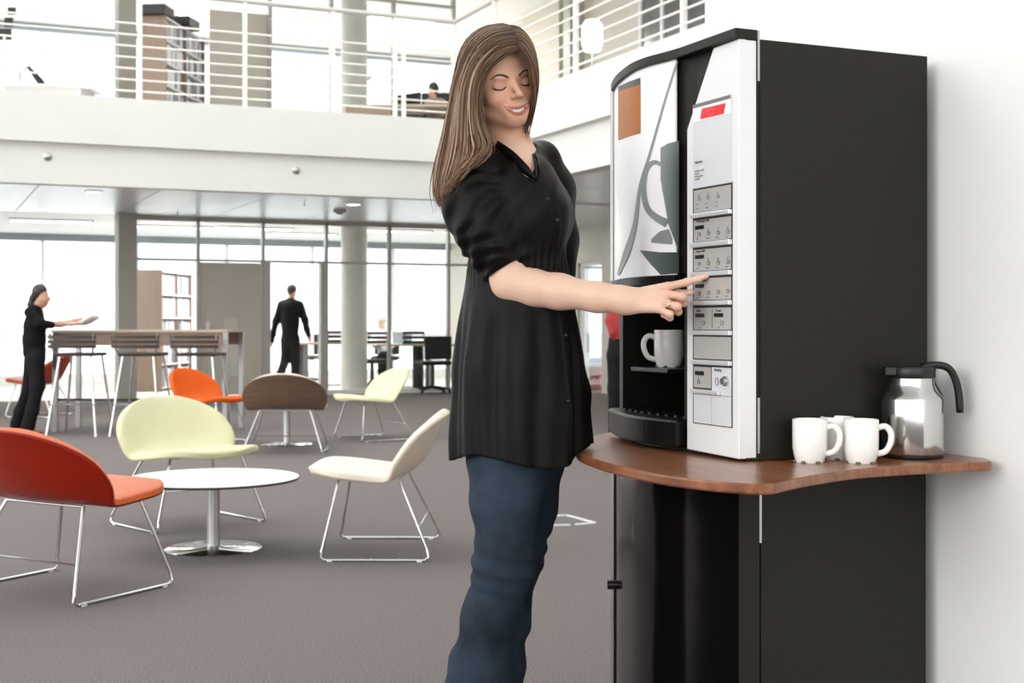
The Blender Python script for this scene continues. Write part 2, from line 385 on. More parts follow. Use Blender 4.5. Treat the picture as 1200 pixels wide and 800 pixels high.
# ---- fittings on the soffit and fascia
def spot(px, py, r, label):
    p = W(px, py, ZS); t = thing('ceiling_light', label, 'light', (p.x, p.y, ZS-.012))
    MB().lathe([(r, .0), (r*1.12, .0), (r*1.12, .015), (r, .015)], 24, close=False).build('ring', 'frame_white', t, smooth=40)
    MB().lathe([(r, .004), (r, .012)], 24).build('diffuser', 'light_disc', t)
    l = bpy.data.lights.new('downlight', 'AREA'); l.shape = 'DISK'; l.size = r*1.8; l.energy = 12; l.color = (1, .95, .88)
    o = bpy.data.objects.new('downlight', l); col.objects.link(o); o.parent = t; o.location = (0, 0, -.004)
spot(414, 239, .09, 'round lit downlight beside the dark smoke detector')
spot(110, 224, .09, 'round lit downlight in the bright soffit at far left')
p = W(398, 245.5, ZS); t = thing('smoke_detector', 'round dark grey smoke detector on the soffit', 'detector', (p.x, p.y, ZS-.05))
MB().lathe([(.05, 0), (.085, .015), (.085, .05)], 20).build('housing', 'grey_column', t, smooth=40); MB().lathe([(.03, -.012), (.05, 0)], 16).build('sensor', 'table_edge', t, smooth=40)
for (px, py, lb) in ((357, 236, 'small sprinkler head on the soffit left of the smoke detector'), (208, 247, 'small sprinkler head on the soffit near the square column')):
    p = W(px, py, ZS); t = thing('sprinkler_head', lb, 'sprinkler', (p.x, p.y, ZS-.05))
    MB().cyl((0,0,.0), (0,0,.05), .008).build('stem', 'satin_steel', t); MB().lathe([(.022, 0), (.022, .004)], 12).build('deflector', 'table_edge', t)
for (px, py, lb) in ((56, 183.5, 'small round metal cap on the fascia at the left'), (347, 199.5, 'small round metal cap on the fascia above the walking man')):
    p, D = onY(px, YF+.07); t = thing('fascia_cap', lb, 'cap', (p.x, p.y-.001, zat(py, D)))
    o = MB().lathe([(.045, 0), (.045, .01), (.02, .03)], 16).build('cap_body', 'satin_steel', t, smooth=40); o.rotation_euler = (math.pi/2, 0, 0)
# ceiling light panels, with their light
def light_panel(px, D, z, label, e):
    p = atD(px, D); t = thing('ceiling_light', label, 'light', (p.x, p.y, z))
    B(-.6, .6, -.15, .15, -.012, .019).build('frame', 'frame_white', t); B(-.57, .57, -.12, .12, -.016, -.012).build('diffuser', 'light_disc', t)
    l = bpy.data.lights.new('tube_light', 'AREA'); l.shape = 'RECTANGLE'; l.size = 1.1; l.size_y = .22; l.energy = e; l.color = (1, .97, .93)
    o = bpy.data.objects.new('tube_light', l); col.objects.link(o); o.parent = t; o.location = (0, 0, -.02)
for px, D, lb in ((300, 21.6, 'above the beige door'), (355, 23.0, 'left of the round column'), (465, 22.2, 'right of the round column'), (205, 21.3, 'above the binders'), (60, 20.0, 'at the far left'), (560, 22.5, 'behind the woman')):
    light_panel(px, D, ZS, 'flat white light panel in the office ceiling, '+lb, 34)
for px, D, lb in ((250, 22.6, 'behind the beige panel wall'), (470, 22.8, 'near the seated person'), (110, 21.0, 'left of the square column'), (360, 22.8, 'left of the round column')):
    light_panel(px, D, ZU-.02, 'flat white light panel in the upper ceiling, '+lb, 60)
# ================================================================ coffee machine, counter, cabinet
ZC = .79; ZL = 1.693
CUR = [(1.568, 2.575), (1.562, 2.63), (1.552, 2.70), (1.556, 2.77), (1.574, 2.846), (1.603, 2.94), (1.64, 3.03)]
CURV = [tuple(p) for p in catmull(CUR, 25)]            # bowed front, (x, y)
XB = 2.062                                             # back of the machine
mach = thing('coffee_machine', 'tall black coffee vending machine with white control panel on the counter', 'coffee machine', (1.8, 2.7, ZC))
def mb(o, name, m, **kw): return o.build(name, m, mach, world=True, **kw)
def off(d, cv=CURV): return [(x+d, y) for x, y in cv]
# body in pieces round the dispensing bay
fr = off(.012)
up_out = [(1.62, MY), (XB, MY), (XB, 3.03)]+[(x, min(y, 3.028)) for x, y in fr[::-1]]
body = MB().prism(up_out, 1.19, 1.672)
body.prism([(1.62, MY), (XB, MY), (XB, 3.03), (1.84, 3.03), (1.84, 2.575), (1.60, 2.575)], ZC+.001, 1.19)
body.prism([(1.84, 2.985), (1.84, 3.03), (1.652, 3.028), (1.638, 2.985)], ZC+.001, 1.19)
body.prism([(1.84, 2.575), (1.84, 2.985)]+[p for p in off(.02)[::-1] if p[1] < 2.985], ZC+.001, .80)
mb(body, 'body', 'black_body', bevel=.0015)
mb(B(1.6195, XB+.002, MY-.003, MY+.004, ZC+.001, 1.674), 'side_panel', 'black_body', bevel=.001)
mb(MB().prism([(1.585, MY), (1.585, 2.60), (1.62, 2.60), (1.62, MY)], ZC+.002, 1.672), 'backing_plate', 'black_body')
lid_o = [(1.612, MY-.004), (1.562, MY-.004)]+off(-.012)+[(1.70, 3.034), (1.70, MY-.004)]
mb(MB().prism([(1.612, MY-.004), (1.556, MY-.004)]+off(-.012)+[(1.66, 3.034)], 1.672, ZL), 'lid', 'black_body', bevel=.002)
# control panel
P = lambda px, py: XY(px, py, MX)
poly = [P(805, 152), P(836, 56), P(866, 45), P(866, 538), P(805, 526)]
v = [(MX, q.y, q.z) for q in poly]+[(1.612, q.y, q.z) for q in poly]; n = 5
cp = mb(MB().add(v, [tuple(range(n)), tuple(range(n, 2*n))[::-1]]+[(i, n+i, n+(i+1)%n, (i+1)%n) for i in range(n)]), 'control_panel', 'panel_white', bevel=.002)
D835 = onX(835, MX)[1]
def fbox(px0, px1, py0, py1, x0, x1):
    return B(x0, x1, onX(px1, MX)[0].y, onX(px0, MX)[0].y, zat(py1, D835), zat(py0, D835))
def sub(o, name, m, par, **kw):
    o = o.build(name, m, None, **kw); l = mach.location
    for vv in o.data.vertices: vv.co -= l
    o.parent = par; return o
mb(fbox(812.3, 858.7, 216.5, 498.5, MX-.0008, MX+.002), 'panel_recess', 'print_black')
fsh = mb(fbox(812.6, 858.3, 117, 217.5, MX-.0016, MX+.002), 'front_sheet', 'plate_light')
# display window: dark upper lip, white sloped sill, red screen
mb(fbox(813, 857, 117, 121.5, MX-.0024, MX+.002), 'display_lip', 'print_grey')
mb(fbox(813, 857, 121.5, 138, MX-.0022, MX+.002), 'display_sill', 'poster_white')
q = [P(824.5, 127.5), P(851.5, 121), P(849, 133.2), P(822.5, 139.5)]
dsp = mb(MB().add([(MX-.0045, a.y, a.z) for a in q]+[(MX, a.y, a.z) for a in q], [(0,1,2,3),(7,6,5,4),(0,4,5,1),(1,5,6,2),(2,6,7,3),(3,7,4,0)]), 'display_screen', 'red_screen')
TXT = Matrix(((0, 0, -1, 0), (-1, 0, 0, 0), (0, 1, 0, 0), (0, 0, 0, 1)))     # columns: text x -> -Y, text y -> Z, normal -> -X
def label(px, py, s, size, m='print_black', x=MX-.0036, par=None):
    p = XY(px, py, x); T = TXT.copy(); T.translation = p-mach.location
    return text('lettering', s, size, m, par or mach, T)
label(827.5, 131.3, 'KAFFE  KLAR', .0062, 'red_print', MX-.005, dsp)
label(829, 135.8, 'VÆLG DRIK', .0055, 'red_print', MX-.005, dsp)
label(814, 192, 'Selection', .0085, par=fsh); 
for i, s in enumerate(('Indkast kun 5, 10 kr', 'Vælg drik', 'Placer koppen her', 'Tag kaffen')): label(814, 201.5+3.2*i, s, .0048, 'print_grey', par=fsh)
rows = [(220, 247, 248, 253.5), (256, 281.5, 282.5, 288.5), (291, 316.5, 317.5, 323), (325.5, 351, 352, 357.5), (360.5, 386, 387, 392.5), (394.5, 420.5, 422, 427.5), (430.5, 455, 457, 462)]
plates = []
for i, (a, b, c_, d) in enumerate(rows):
    plates.append(mb(fbox(814, 857.3 if i < 6 else 834, a, b, MX-.0022, MX+.002), 'menu_plate', 'plate_grey'))
    x1 = 858.3 if i < 6 else 846
    h = fbox(812.6, x1, c_, d, MX-.010, MX+.001); mb(h, 'pull_strip', 'handle_silver', bevel=.002)
def cup(px, py, s=1.0, steam=0, m='print_black', par=None):
    p = XY(px, py, MX-.003); o = MB(); r = .0042*s
    o.tube([(p.x, p.y+r, p.z+r), (p.x, p.y+r*.9, p.z-r*.8), (p.x, p.y-r*.9, p.z-r*.8), (p.x, p.y-r, p.z+r)], .0006, 4, closed=True)
    o.tube([(p.x, p.y-r, p.z+r*.5), (p.x, p.y-r*1.7, p.z+r*.3), (p.x, p.y-r*.9, p.z-r*.5)], .0005, 4)
    if steam: o.tube([(p.x, p.y, p.z+r*1.4), (p.x, p.y+r*.3, p.z+r*2), (p.x, p.y-r*.2, p.z+r*(2.2+.6*steam))], .0006, 4)
    mb(o, 'cup_icon', m).parent = par or mach
for px in (819, 829.5, 841): cup(px, 232.5-(px-819)*.1, .9, 1, 'print_grey', plates[0])
for px in (819, 829.5, 841): label(px-3.2, 241-(px-819)*.12, '••••', .006, 'print_grey', par=plates[0]); label(px-2.6, 245-(px-819)*.12, 'styrke', .0035, 'print_grey', par=plates[0])
for r_, head in ((1, 'Friskbrygget kaffe'), (2, 'Instant kaffe'), (3, 'Varme drikke')):
    a, b, c_, d = rows[r_]
    label(815.5, a+4.8, head, .0075, par=plates[r_])
    mb(fbox(815.7, 826, a+6.5, a+11.0, MX-.003, MX+.001), 'price_window', 'lcd_dark').parent = plates[r_]
    for k_, px in enumerate((819, 830, 841.5, 853)):
        cup(px, a+18.5-(px-819)*.08, 1.0, 0 if (k_ == 0 or r_ == 3) else 1, par=plates[r_]); label(px-3, b-1.4-(px-819)*.06, ('Kaffe', 'Cappuccino', 'Espresso', 'Kande')[k_], .0034, 'print_grey', par=plates[r_])
a, b, c_, d = rows[4]
for px in (816, 838):
    label(px, a+4.5, ('Kakao', 'Te vand')[px > 820], .0068, par=plates[4]); mb(fbox(px, px+10.5, a+6.5, a+11, MX-.003, MX+.001), 'price_window', 'lcd_dark').parent = plates[4]
    cup(px+8, a+18, 1.15, 0, 'print_grey', plates[4]); label(px+3, b-1.4, '2,00', .0034, 'print_grey', par=plates[4])
mb(fbox(835.6, 836.0, a+2, b-2, MX-.003, MX+.001), 'plate_groove', 'print_grey').parent = plates[4]
cpl = mb(fbox(835, 857.6, 430, 462.5, MX-.0018, MX+.002), 'coin_plate', 'plate_light')
mb(fbox(813.6, 834.4, 463, 497.3, MX-.0018, MX+.002), 'coin_door', 'plate_light'); mb(fbox(834.8, 857.6, 463, 497.3, MX-.0018, MX+.002), 'coin_door', 'plate_light')
mb(fbox(815.5, 826, 435.5, 440.5, MX-.003, MX+.001), 'credit_window', 'lcd_dark').parent = plates[6]; cup(818.5, 447.5, 1, 1, par=plates[6]); label(837, 434.5, 'Betaling', .0085, par=cpl)
p = XY(840, 447, MX-.003)
mb(MB().tube([(p.x, p.y+.006*math.cos(t), p.z+.0085*math.sin(t)) for t in np.linspace(0, 2*math.pi, 17)[:-1]], .0007, 4, closed=True), 'coin_ring', 'print_grey').parent = cpl
p = XY(852, 446.5, MX)
mb(MB().tube([(p.x+.001, p.y, p.z), (p.x-.007, p.y, p.z)], [.0115, .0105], 20), 'lock_rosette', 'steel', smooth=40)
mb(MB().tube([(p.x-.007, p.y, p.z), (p.x-.013, p.y, p.z)], [.0085, .0075], 20).box(p.x-.0135, p.x-.012, p.y-.001, p.y+.001, p.z-.005, p.z+.005), 'lock_cylinder', 'satin_steel', smooth=40)
# hinge strips on the near side
for a, b in ((36, 95), (466, 531)):
    zz = zat(a, 2.81), zat(b, 2.81); mb(B(1.613, 1.6185, MY-.002, MY+.01, zz[1], zz[0]), 'hinge', 'satin_steel')
# poster door
cy = np.linspace(CURV[0][1], CURV[-1][1], 200); cx = np.interp(cy, [p[1] for p in CURV], [p[0] for p in CURV])
cD = cx*SN+cy*CS; cpx = 600+F*(cx*CS-cy*SN)/cD; o_ = np.argsort(cpx)
def on_curve(px, py, d=0.0):
    y = float(np.interp(px, cpx[o_], cy[o_])); x = float(np.interp(y, cy, cx)); D = x*SN+y*CS
    return Vector((x-d, y, zat(py, D)))
cols = [(x, y) for x, y in CURV if y > 2.592]
pst = MB(); zz = [1.188, 1.672]
pst.prism([(x-.003, y) for x, y in cols]+[(x+.0012, y) for x, y in cols[::-1]], 1.188, 1.672)
pstr = mb(pst, 'poster_panel', 'poster_white', smooth=40)
mb(MB().prism([(1.633, 3.028), (1.66, 3.034), (1.66, 3.046), (1.633, 3.042)], 1.188, 1.672), 'side_trim', 'satin_steel')
def columns(pts_top, pts_bot, m, name, n=14, d=.0042):
    xs = np.linspace(pts_top[0][0], pts_top[-1][0], n); o = MB(); R = []
    for x in xs:
        a = np.interp(x, [p[0] for p in pts_top], [p[1] for p in pts_top]); b = np.interp(x, [p[0] for p in pts_bot], [p[1] for p in pts_bot])
        R.append([on_curve(x, a, d), on_curve(x, b, d)])
    q = mb(o.grid(R), name, m); q.parent = pstr; return q
def ribbon(pts, ws, m, name, d=.0046, n=30):
    P2 = catmull(pts, n); w = np.interp(np.linspace(0, 1, n), np.linspace(0, 1, len(ws)), ws); R = []
    for i in range(n):
        t = P2[min(i+1, n-1)]-P2[max(i-1, 0)]; t = t/np.linalg.norm(t); nn = np.array((-t[1], t[0]))*w[i]/2
        R.append([on_curve(*(P2[i]+nn), d), on_curve(*(P2[i]-nn), d)])
    q = mb(MB().grid(R), name, m); q.parent = pstr; return q
def ramp_mat(name, a, b, y0, y1):
    m = mat(name, a, .3); nt = m.node_tree; tc = nt.nodes.new('ShaderNodeTexCoord'); sp = nt.nodes.new('ShaderNodeSeparateXYZ')
    mr = nt.nodes.new('ShaderNodeMapRange'); mr.inputs[1].default_value = y0-2.7; mr.inputs[2].default_value = y1-2.7
    mx = nt.nodes.new('ShaderNodeMix'); mx.data_type = 'RGBA'; mx.inputs[6].default_value = lin(a); mx.inputs[7].default_value = lin(b)
    nt.links.new(tc.outputs['Object'], sp.inputs[0]); nt.links.new(sp.outputs[1], mr.inputs[0]); nt.links.new(mr.outputs[0], mx.inputs[0]); nt.links.new(mx.outputs[2], nt.nodes['Principled BSDF'].inputs['Base Color']); M[name] = m
MM('print_orange', 'b5660a', .4, spec=.2, var=.06, vscale=30); MM('print_dark', '2a2623', .4); MM('print_steam', '8d908f', .4)
ramp_mat('print_mug', '8f9896', '46504d', on_curve(776, 200).y, on_curve(797, 200).y)
ramp_mat('print_bowl', '6f7a75', '2f3a36', on_curve(755, 300).y, on_curve(797, 300).y)
columns([(726, 102), (738, 96), (752, 91)], [(726, 108), (738, 103.5), (752, 99)], 'print_dark', 'print_band')
columns([(726, 108), (738, 103.5), (752, 99)], [(726, 164.5), (738, 160), (752, 156)], 'print_orange', 'print_block')
columns([(776, 173), (785, 168), (797.5, 165)], [(776, 210), (785, 263), (797.5, 295)], 'print_mug', 'mug_print')
columns([(776, 174), (778, 172)], [(776, 176), (778, 230)], 'print_mug', 'mug_print', 3)
ribbon([(779, 194), (768, 190), (759, 200), (756, 222), (760, 243), (770, 254), (784, 262)], [4, 5, 5, 6, 7, 8, 10], 'print_mug', 'mug_handle_print')
columns([(752, 293), (775, 295.5), (797.5, 295.5)], [(752, 294), (763, 308), (776, 322), (797.5, 320)], 'print_bowl', 'bowl_print', 20)
columns([(765, 280), (775, 271), (786, 268), (790, 280)], [(765, 284), (775, 285), (786, 286), (790, 286)], 'print_steam', 'saucer_print', 12)
ribbon([(795.5, 72), (781, 118), (764, 178), (752, 218), (746, 262), (736, 296), (726, 322)], [2.2, 2.2, 2.6, 3.5, 5, 8, 3], 'print_steam', 'steam_print', n=40)
# bay: canopy lip, outlet, cup shelf, drip tray
mb(MB().prism([(x-.008, y) for x, y in cols]+[(1.84, 3.0), (1.84, 2.59)], 1.166, 1.187), 'bay_canopy', 'black_soft', bevel=.002)
mb(MB().lathe([(.012, 0), (.02, .03), (.035, .06), (.035, .08)], 16, (1.72, 2.785, 1.086)), 'outlet_nozzle', 'plastic_black', smooth=40)
sh = B(1.60, 1.842, 2.70, 2.875, .962, .972)
mb(sh, 'cup_shelf', 'plastic_black', bevel=.002)
tr = [(x-.018, y) for x, y in CURV]
dtr = mb(MB().prism(tr+[(1.84, 3.0), (1.84, 2.577)], .801, .862), 'drip_tray', 'black_soft', bevel=.006)
mb(MB().tube([(x-.0205, y, .858) for x, y in CURV], .0018, 6), 'tray_rim', 'table_edge').parent = dtr
for k_ in range(9): y = 2.62+k_*.04; mb(B(1.60+.12*max(0, (y-2.8))*1.2, 1.83, y, y+.012, .862, .866), 'grate_bar', 'plastic_black').parent = dtr
# ---- counter
top_px = [(672, 522), (679, 531), (700, 539), (725, 546), (775, 556), (830, 563), (868, 566), (893, 567), (909, 566), (926, 562.3), (950, 557.5), (1000, 550), (1050, 546), (1100, 543.3), (1156, 541), (1161, 539.5), (1157, 537)]
op = [W(a, b, ZC) for a, b in catmull(top_px, 70)]
outline = [(p.x, p.y) for p in op]+[(2.092, op[-1].y+.06), (2.092, 3.25), (1.75, 3.26)]+[tuple(W(a, b, ZC)[:2]) for a, b in ((718, 505.5), (700, 509), (684, 513.5), (674, 518))]
ct = MB().prism(outline, ZC-.020, ZC).build('counter', 'counter_wood', bevel=.004, smooth=35)
tag(ct, 'curved reddish wood counter top carrying the coffee machine', 'counter')
# ---- cabinet
cab = thing('cabinet', 'black cabinet with bowed glossy door under the wood counter', 'cabinet', (1.8, 2.7, 0))
cb = lambda o, n, m, **k: o.build(n, m, cab, world=True, **k)
ZD = ZC-.026
cb(MB().prism([(1.624, MY+.002), (XB, MY), (XB, 3.03), (1.66, 3.03)]+[(x+.055, y) for x, y in CURV[::-1] if x+.055 > 1.624], .04, ZD), 'body', 'black_body')
dcur = [(MX, MY), (MX, 2.56)]+CURV
cdr = cb(MB().prism(dcur+[(x+.045, y) for x, y in CURV[::-1]]+[(1.617, 2.56), (1.617, MY)], .05, ZD-.004), 'door', 'black_gloss', smooth=40)
cb(B(MX-.0005, 1.617, MY-.003, MY+.0005, .05, ZD-.004), 'door_edge', 'black_body').parent = cdr
cb(B(1.617, 1.6235, MY-.002, MY+.008, zat(636, 2.81), ZD-.003), 'hinge', 'satin_steel')
cb(MB().prism([(1.634, 3.026), (1.66, 3.032), (1.66, 3.044), (1.634, 3.040)], .05, ZD-.003), 'edge_trim', 'satin_steel')
k_ = on_curve(722.5, 685); cb(MB().tube([(k_.x+.005, k_.y, k_.z), (k_.x-.02, k_.y+.012, k_.z)], .012, 14), 'lock_knob', 'plastic_black', smooth=40).parent = cdr
cb(MB().prism([(1.66, 2.40), (2.04, 2.40), (2.04, 2.99), (1.70, 2.99)], 0, .05), 'plinth', 'plastic_black')
# ---- mugs
def make_mug(label, loc, ang, group=None):
    t = thing('mug', label, 'mug', loc, ang, group); r = .036; h = .09
    prof = [(0.001, .006), (r*.62, .006), (r*.7, .0), (r*.78, .0), (r*.9, .012), (r*.99, .03), (r, .05), (r, h-.002), (r-.001, h), (r-.0035, h), (r-.005, h-.003), (r-.005, .03), (r*.7, .012), (.001, .011)]
    MB().lathe(prof, 32, close=False).build('cup_body', 'ceramic', t, smooth=50)
    H = catmull([(r-.003, 0, h*.80), (r+.013, 0, h*.84), (r+.024, 0, h*.70), (r+.024, 0, h*.48), (r+.014, 0, h*.27), (r-.004, 0, h*.20)], 16)
    MB().tube(H, .0052, 8, flat=1.25).build('handle', 'ceramic', t, smooth=180)
    for k_ in range(6): a = k_*math.pi/3+.2; MB().ball((r*.8*math.cos(a), r*.8*math.sin(a), .002), (.006, .006, .003), 8, 4).build('foot_notch', 'print_grey', t)
    return t
hr = heading(1, 0)
make_mug('white mug at the left end of the group beside the machine, handle turned right', W(949, 541.2, ZC), hr+heading(1, -.4)*0-.35)
make_mug('white mug half hidden behind the two other mugs', W(981, 537.5, ZC), hr+2.2)
make_mug('white mug nearest the steel carafe, handle to the right', W(1009, 541.8, ZC), hr-.12)
pm = onX(784, 1.67)[0]; make_mug('white mug standing in the dispensing bay of the machine', (pm.x, pm.y, .9725), hr+math.pi-.1)
# ---- carafe
pc = W(1069, 535.5, ZC); cf = thing('carafe', 'polished steel thermos carafe with black lid and handle', 'carafe', pc, hr)
r = .0655
MB().lathe([(r-.002, 0), (r, .003), (r, .008), (r-.002, .010)], 40).build('base_ring', 'plastic_black', cf, smooth=40)
prof = [(r-.001, .0095), (r, .012), (r, .124), (r-.0012, .129), (r-.005, .1345), (.0545, .142), (.0495, .149), (.0465, .157), (.0455, .165), (.0455, .172)]
MB().lathe(prof, 48).build('body', 'steel', cf, smooth=60)
MB().lathe([(.047, .171), (.0485, .174), (.0485, .19), (.046, .195), (.02, .1965)], 36).build('lid', 'plastic_black', cf, smooth=50)
MB().prism([(-.062, -.010), (-.04, -.026), (-.03, 0), (-.04, .026), (-.062, .010)], .176, .195).build('spout', 'plastic_black', cf, bevel=.003)
H = catmull([(.02, 0, .193), (.05, 0, .199), (.078, 0, .192), (.094, 0, .165), (.101, 0, .13), (.103, 0, .096)], 18)
MB().tube(H, [.0098]*17+[.009], 10, flat=.85).build('handle', 'plastic_black', cf, smooth=180)
MB().tube(catmull([(.047, 0, .17), (.0485, 0, .16), (.064, 0, .134), (.0665, 0, .12), (.0665, 0, .10)], 10), .002, 6).build('seam', 'plastic_black', cf)
# ================================================================ lounge chairs and tables
def shell_surface(nt=36, nu=25):
    prof = catmull([(.335, .395), (.27, .418), (.12, .405), (-.02, .388), (-.105, .390), (-.172, .422), (-.222, .487), (-.272, .583), (-.335, .695)], nt)
    wt = [(0, 0), (.02, .13), (.07, .225), (.15, .275), (.3, .30), (.45, .30), (.55, .305), (.65, .31), (.75, .305), (.84, .275), (.91, .22), (.96, .15), (1, 0)]
    # spacing denser at the rounded ends
    P = []
    ts = [.5-.5*math.cos(math.pi*i/(nt-1)) for i in range(nt)]
    pr = np.array(catmull([tuple(p) for p in prof], 200)); seg = np.r_[0, np.cumsum(np.linalg.norm(np.diff(pr, axis=0), axis=1))]; seg /= seg[-1]
    for t in ts:
        y = np.interp(t, seg, pr[:, 0]); z = np.interp(t, seg, pr[:, 1])
        if t < .27: w = .295*max(0, 1-((.27-t)/.27)**2.3)**(1/2.1)
        elif t > .70: w = .318*math.sqrt(max(0, 1-((t-.70)/.30)**2.15))
        else: k = (t-.27)/.43; w = .295+(.318-.295)*k*k*(3-2*k)-.018*math.sin(math.pi*k)**2
        w = max(w, .004); row = []
        bk = min(1, max(0, (t-.42)/.25)); bk = bk*bk*(3-2*bk)
        for j in range(nu):
            u = -1+2*j/(nu-1); u = math.sin(u*math.pi/2)
            x = u*w; q = (abs(x)/.3)**2
            row.append(Vector((x, y+bk*.085*q, z-(1-bk)*.010*q*sg_(t)+bk*.01*q)))
        P.append(row)
    return P
def sg_(t): return min(1, t/.12)
def thick_sheet(P, d0, d1, edge):
    a, b = len(P), len(P[0]); N = []
    for i in range(a):
        for j in range(b):
            t = P[min(i+1, a-1)][j]-P[max(i-1, 0)][j]; u = P[i][min(j+1, b-1)]-P[i][max(j-1, 0)]
            n = u.cross(t); N.append(n.normalized() if n.length > 1e-9 else Vector((0, 0, 1)))
    c = N[(a//4)*b+b//2]; sg = 1 if c.z > 0 else -1
    o = MB(); v = []
    for d in (d0, d1):
        for i in range(a):
            for j in range(b):
                e = min(i, a-1-i)/edge; e2 = min(j, b-1-j)/edge; k = min(1, e, e2); k = math.sqrt(max(0, 1-(1-k)**2))
                dd = d0+(d-d0)*k
                v.append(P[i][j]+N[i*b+j]*sg*dd)
    n = a*b; f = []
    for i in range(a-1):
        for j in range(b-1):
            q = (i*b+j, (i+1)*b+j, (i+1)*b+j+1, i*b+j+1); f.append(q if sg*(d1-d0) < 0 else q[::-1]); q2 = tuple(x+n for x in q); f.append(q2[::-1] if sg*(d1-d0) < 0 else q2)
    return o.add(v, f)
SP = shell_surface()
def make_chair(label, shellm, padm, loc, ang, group='lounge chairs'):
    t = thing('lounge_chair', label, 'chair', loc, ang, group)
    return t
chair_src = {}
def sled():
    o = []
    for s in (-1, 1):
        pts = [(s*.19, .17, .392), (s*.285, .235, .06), (s*.29, .245, .022), (s*.29, .225, .0075), (s*.29, -.245, .0075), (s*.29, -.265, .022), (s*.285, -.255, .06), (s*.19, -.115, .374)]
        o.append(('side_loop', MB().tube(pts, .0068, 8)))
    o.append(('cross_bar', MB().tube([(-.255, -.212, .155), (.255, -.212, .155)], .005, 6)))
    o.append(('seat_rail', MB().tube([(-.19, .17, .392), (.19, .17, .392)], .0065, 6)))
    o.append(('seat_rail', MB().tube([(-.19, -.115, .372), (.19, -.115, .372)], .0065, 6)))
    for s in (-1, 1):
        for y in (.2, -.22): o.append(('glide', MB().box(s*.29-.008, s*.29+.008, y-.012, y+.012, 0, .008)))
    return o
base_mesh = [(n, m.mesh(n, 'chrome' if n != 'glide' else 'frame_white', 60)) for n, m in sled()]
SH = thick_sheet(SP, 0, -.012, 3.0); PD = thick_sheet(SP, 0, .03, 4.5)
def chair(label, shellm, padm, loc, ang, sc=1.0):
    t = thing('lounge_chair', label, 'chair', loc, ang-math.pi/2, 'lounge chairs'); t.scale = sc if isinstance(sc, tuple) else (sc, sc, sc)
    key = (shellm, padm)
    if key not in chair_src: chair_src[key] = (SH.mesh('shell', shellm, 180), PD.mesh('seat_pad', padm, 180))
    for n, me in (('shell', chair_src[key][0]), ('seat_pad', chair_src[key][1])):
        o = bpy.data.objects.new(n, me); col.objects.link(o); o.parent = t
    loops = []; g = 0
    for n, me in base_mesh:
        o = bpy.data.objects.new(n, me); col.objects.link(o); o.parent = t
        if n == 'side_loop': loops.append(o)
        if n == 'glide': o.parent = loops[g//2]; g += 1
    return t
chair('orange lounge chair seen from behind at the left edge, nearest the viewer', 'orange_shell', 'orange_pad', W(79, 688), heading(.5, .87), (1.16, 1.02, .96))
chair('pale lime lounge chair behind the round white table, facing it', 'lime_shell', 'lime_pad', W(222, 613), heading(.69, -.72), (1.1, 1.0, .96))
chair('cream lounge chair seen from the side, right of the round table', 'cream_shell', 'cream_pad', W(446, 644), heading(-1, .02), (1.1, .97, .95))
chair('brown backed lounge chair seen from behind at the small far table', 'brown_shell', 'cream_pad', W(336, 529), heading(-.04, 1), (1.1, 1, .95))
chair('pale lime lounge chair seen from the side behind the brown one', 'lime_shell', 'lime_pad', W(436, 514), heading(-.82, -.5), (1.05, 1, .94))
chair('bright orange lounge chair in front of the bar table, facing right', 'bright_orange', 'bright_orange', W(243, 518), heading(.9, -.45), (1.02, .95, .95))
chair('red-orange lounge chair behind the standing woman at the window', 'red_orange', 'red_orange', W(46, 487), heading(-.95, .1), (1.05, 1.05, 1))
def round_table(label, loc, r, h, rb):
    t = thing('round_table', label, 'table', loc, 0, 'round pedestal tables')
    MB().lathe([(r-.004, h-.014), (r, h-.010), (r, h-.004), (r-.002, h-.003)], 64).build('edge', 'table_edge', t, smooth=30)
    MB().lathe([(r-.001, h-.0045), (r-.001, h-.001), (r-.003, h)], 64).build('tabletop', 'tabletop_white', t, smooth=30)
    MB().lathe([(.034, .012), (.032, .03), (.030, h-.02), (.07, h-.014)], 28).build('pedestal', 'satin_steel', t, smooth=40)
    MB().lathe([(rb, 0), (rb, .006), (rb-.006, .010), (.05, .014), (.036, .02)], 56).build('base', 'chrome', t, smooth=40)
round_table('round white pedestal table between the lime and cream chairs', W(250, 643.5), .405, .345, .228)
round_table('small round pedestal table mostly hidden behind the brown chair', W(336, 521), .30, .36, .225)
# ================================================================ bar table and stools
bt0 = W(54, 509); bt1 = W(258, 510); DB = F*CH/(510-HZ); hb = zat(387, DB)
ang = math.atan2(bt1.y-bt0.y, bt1.x-bt0.x); L = (bt1-bt0).length
bt = thing('bar_table', 'tall wood bar table with three slat back stools', 'table', (bt0+bt1)/2+Vector((SN, CS, 0))*.62, ang)
B(-L/2-.03, L/2+.03, -.35, .35, hb-.022, hb).build('tabletop', 'table_wood', bt)
B(-L/2+.02, L/2-.02, -.33, -.30, hb-.15, hb-.023).build('apron', 'shelf_wood', bt); B(-L/2+.02, L/2-.02, .30, .33, hb-.15, hb-.023).build('apron', 'shelf_wood', bt)
for s in (-1, 1):
    for q in (-1, 1): B(s*(L/2)-.025, s*(L/2)+.025, q*.30-.025, q*.30+.025, 0, hb-.023).build('leg', 'satin_steel', bt, bevel=.004)
MB().tube([(-L/2, -.3, .32), (L/2, -.3, .32)], .012, 8).build('foot_rail', 'table_edge', bt)
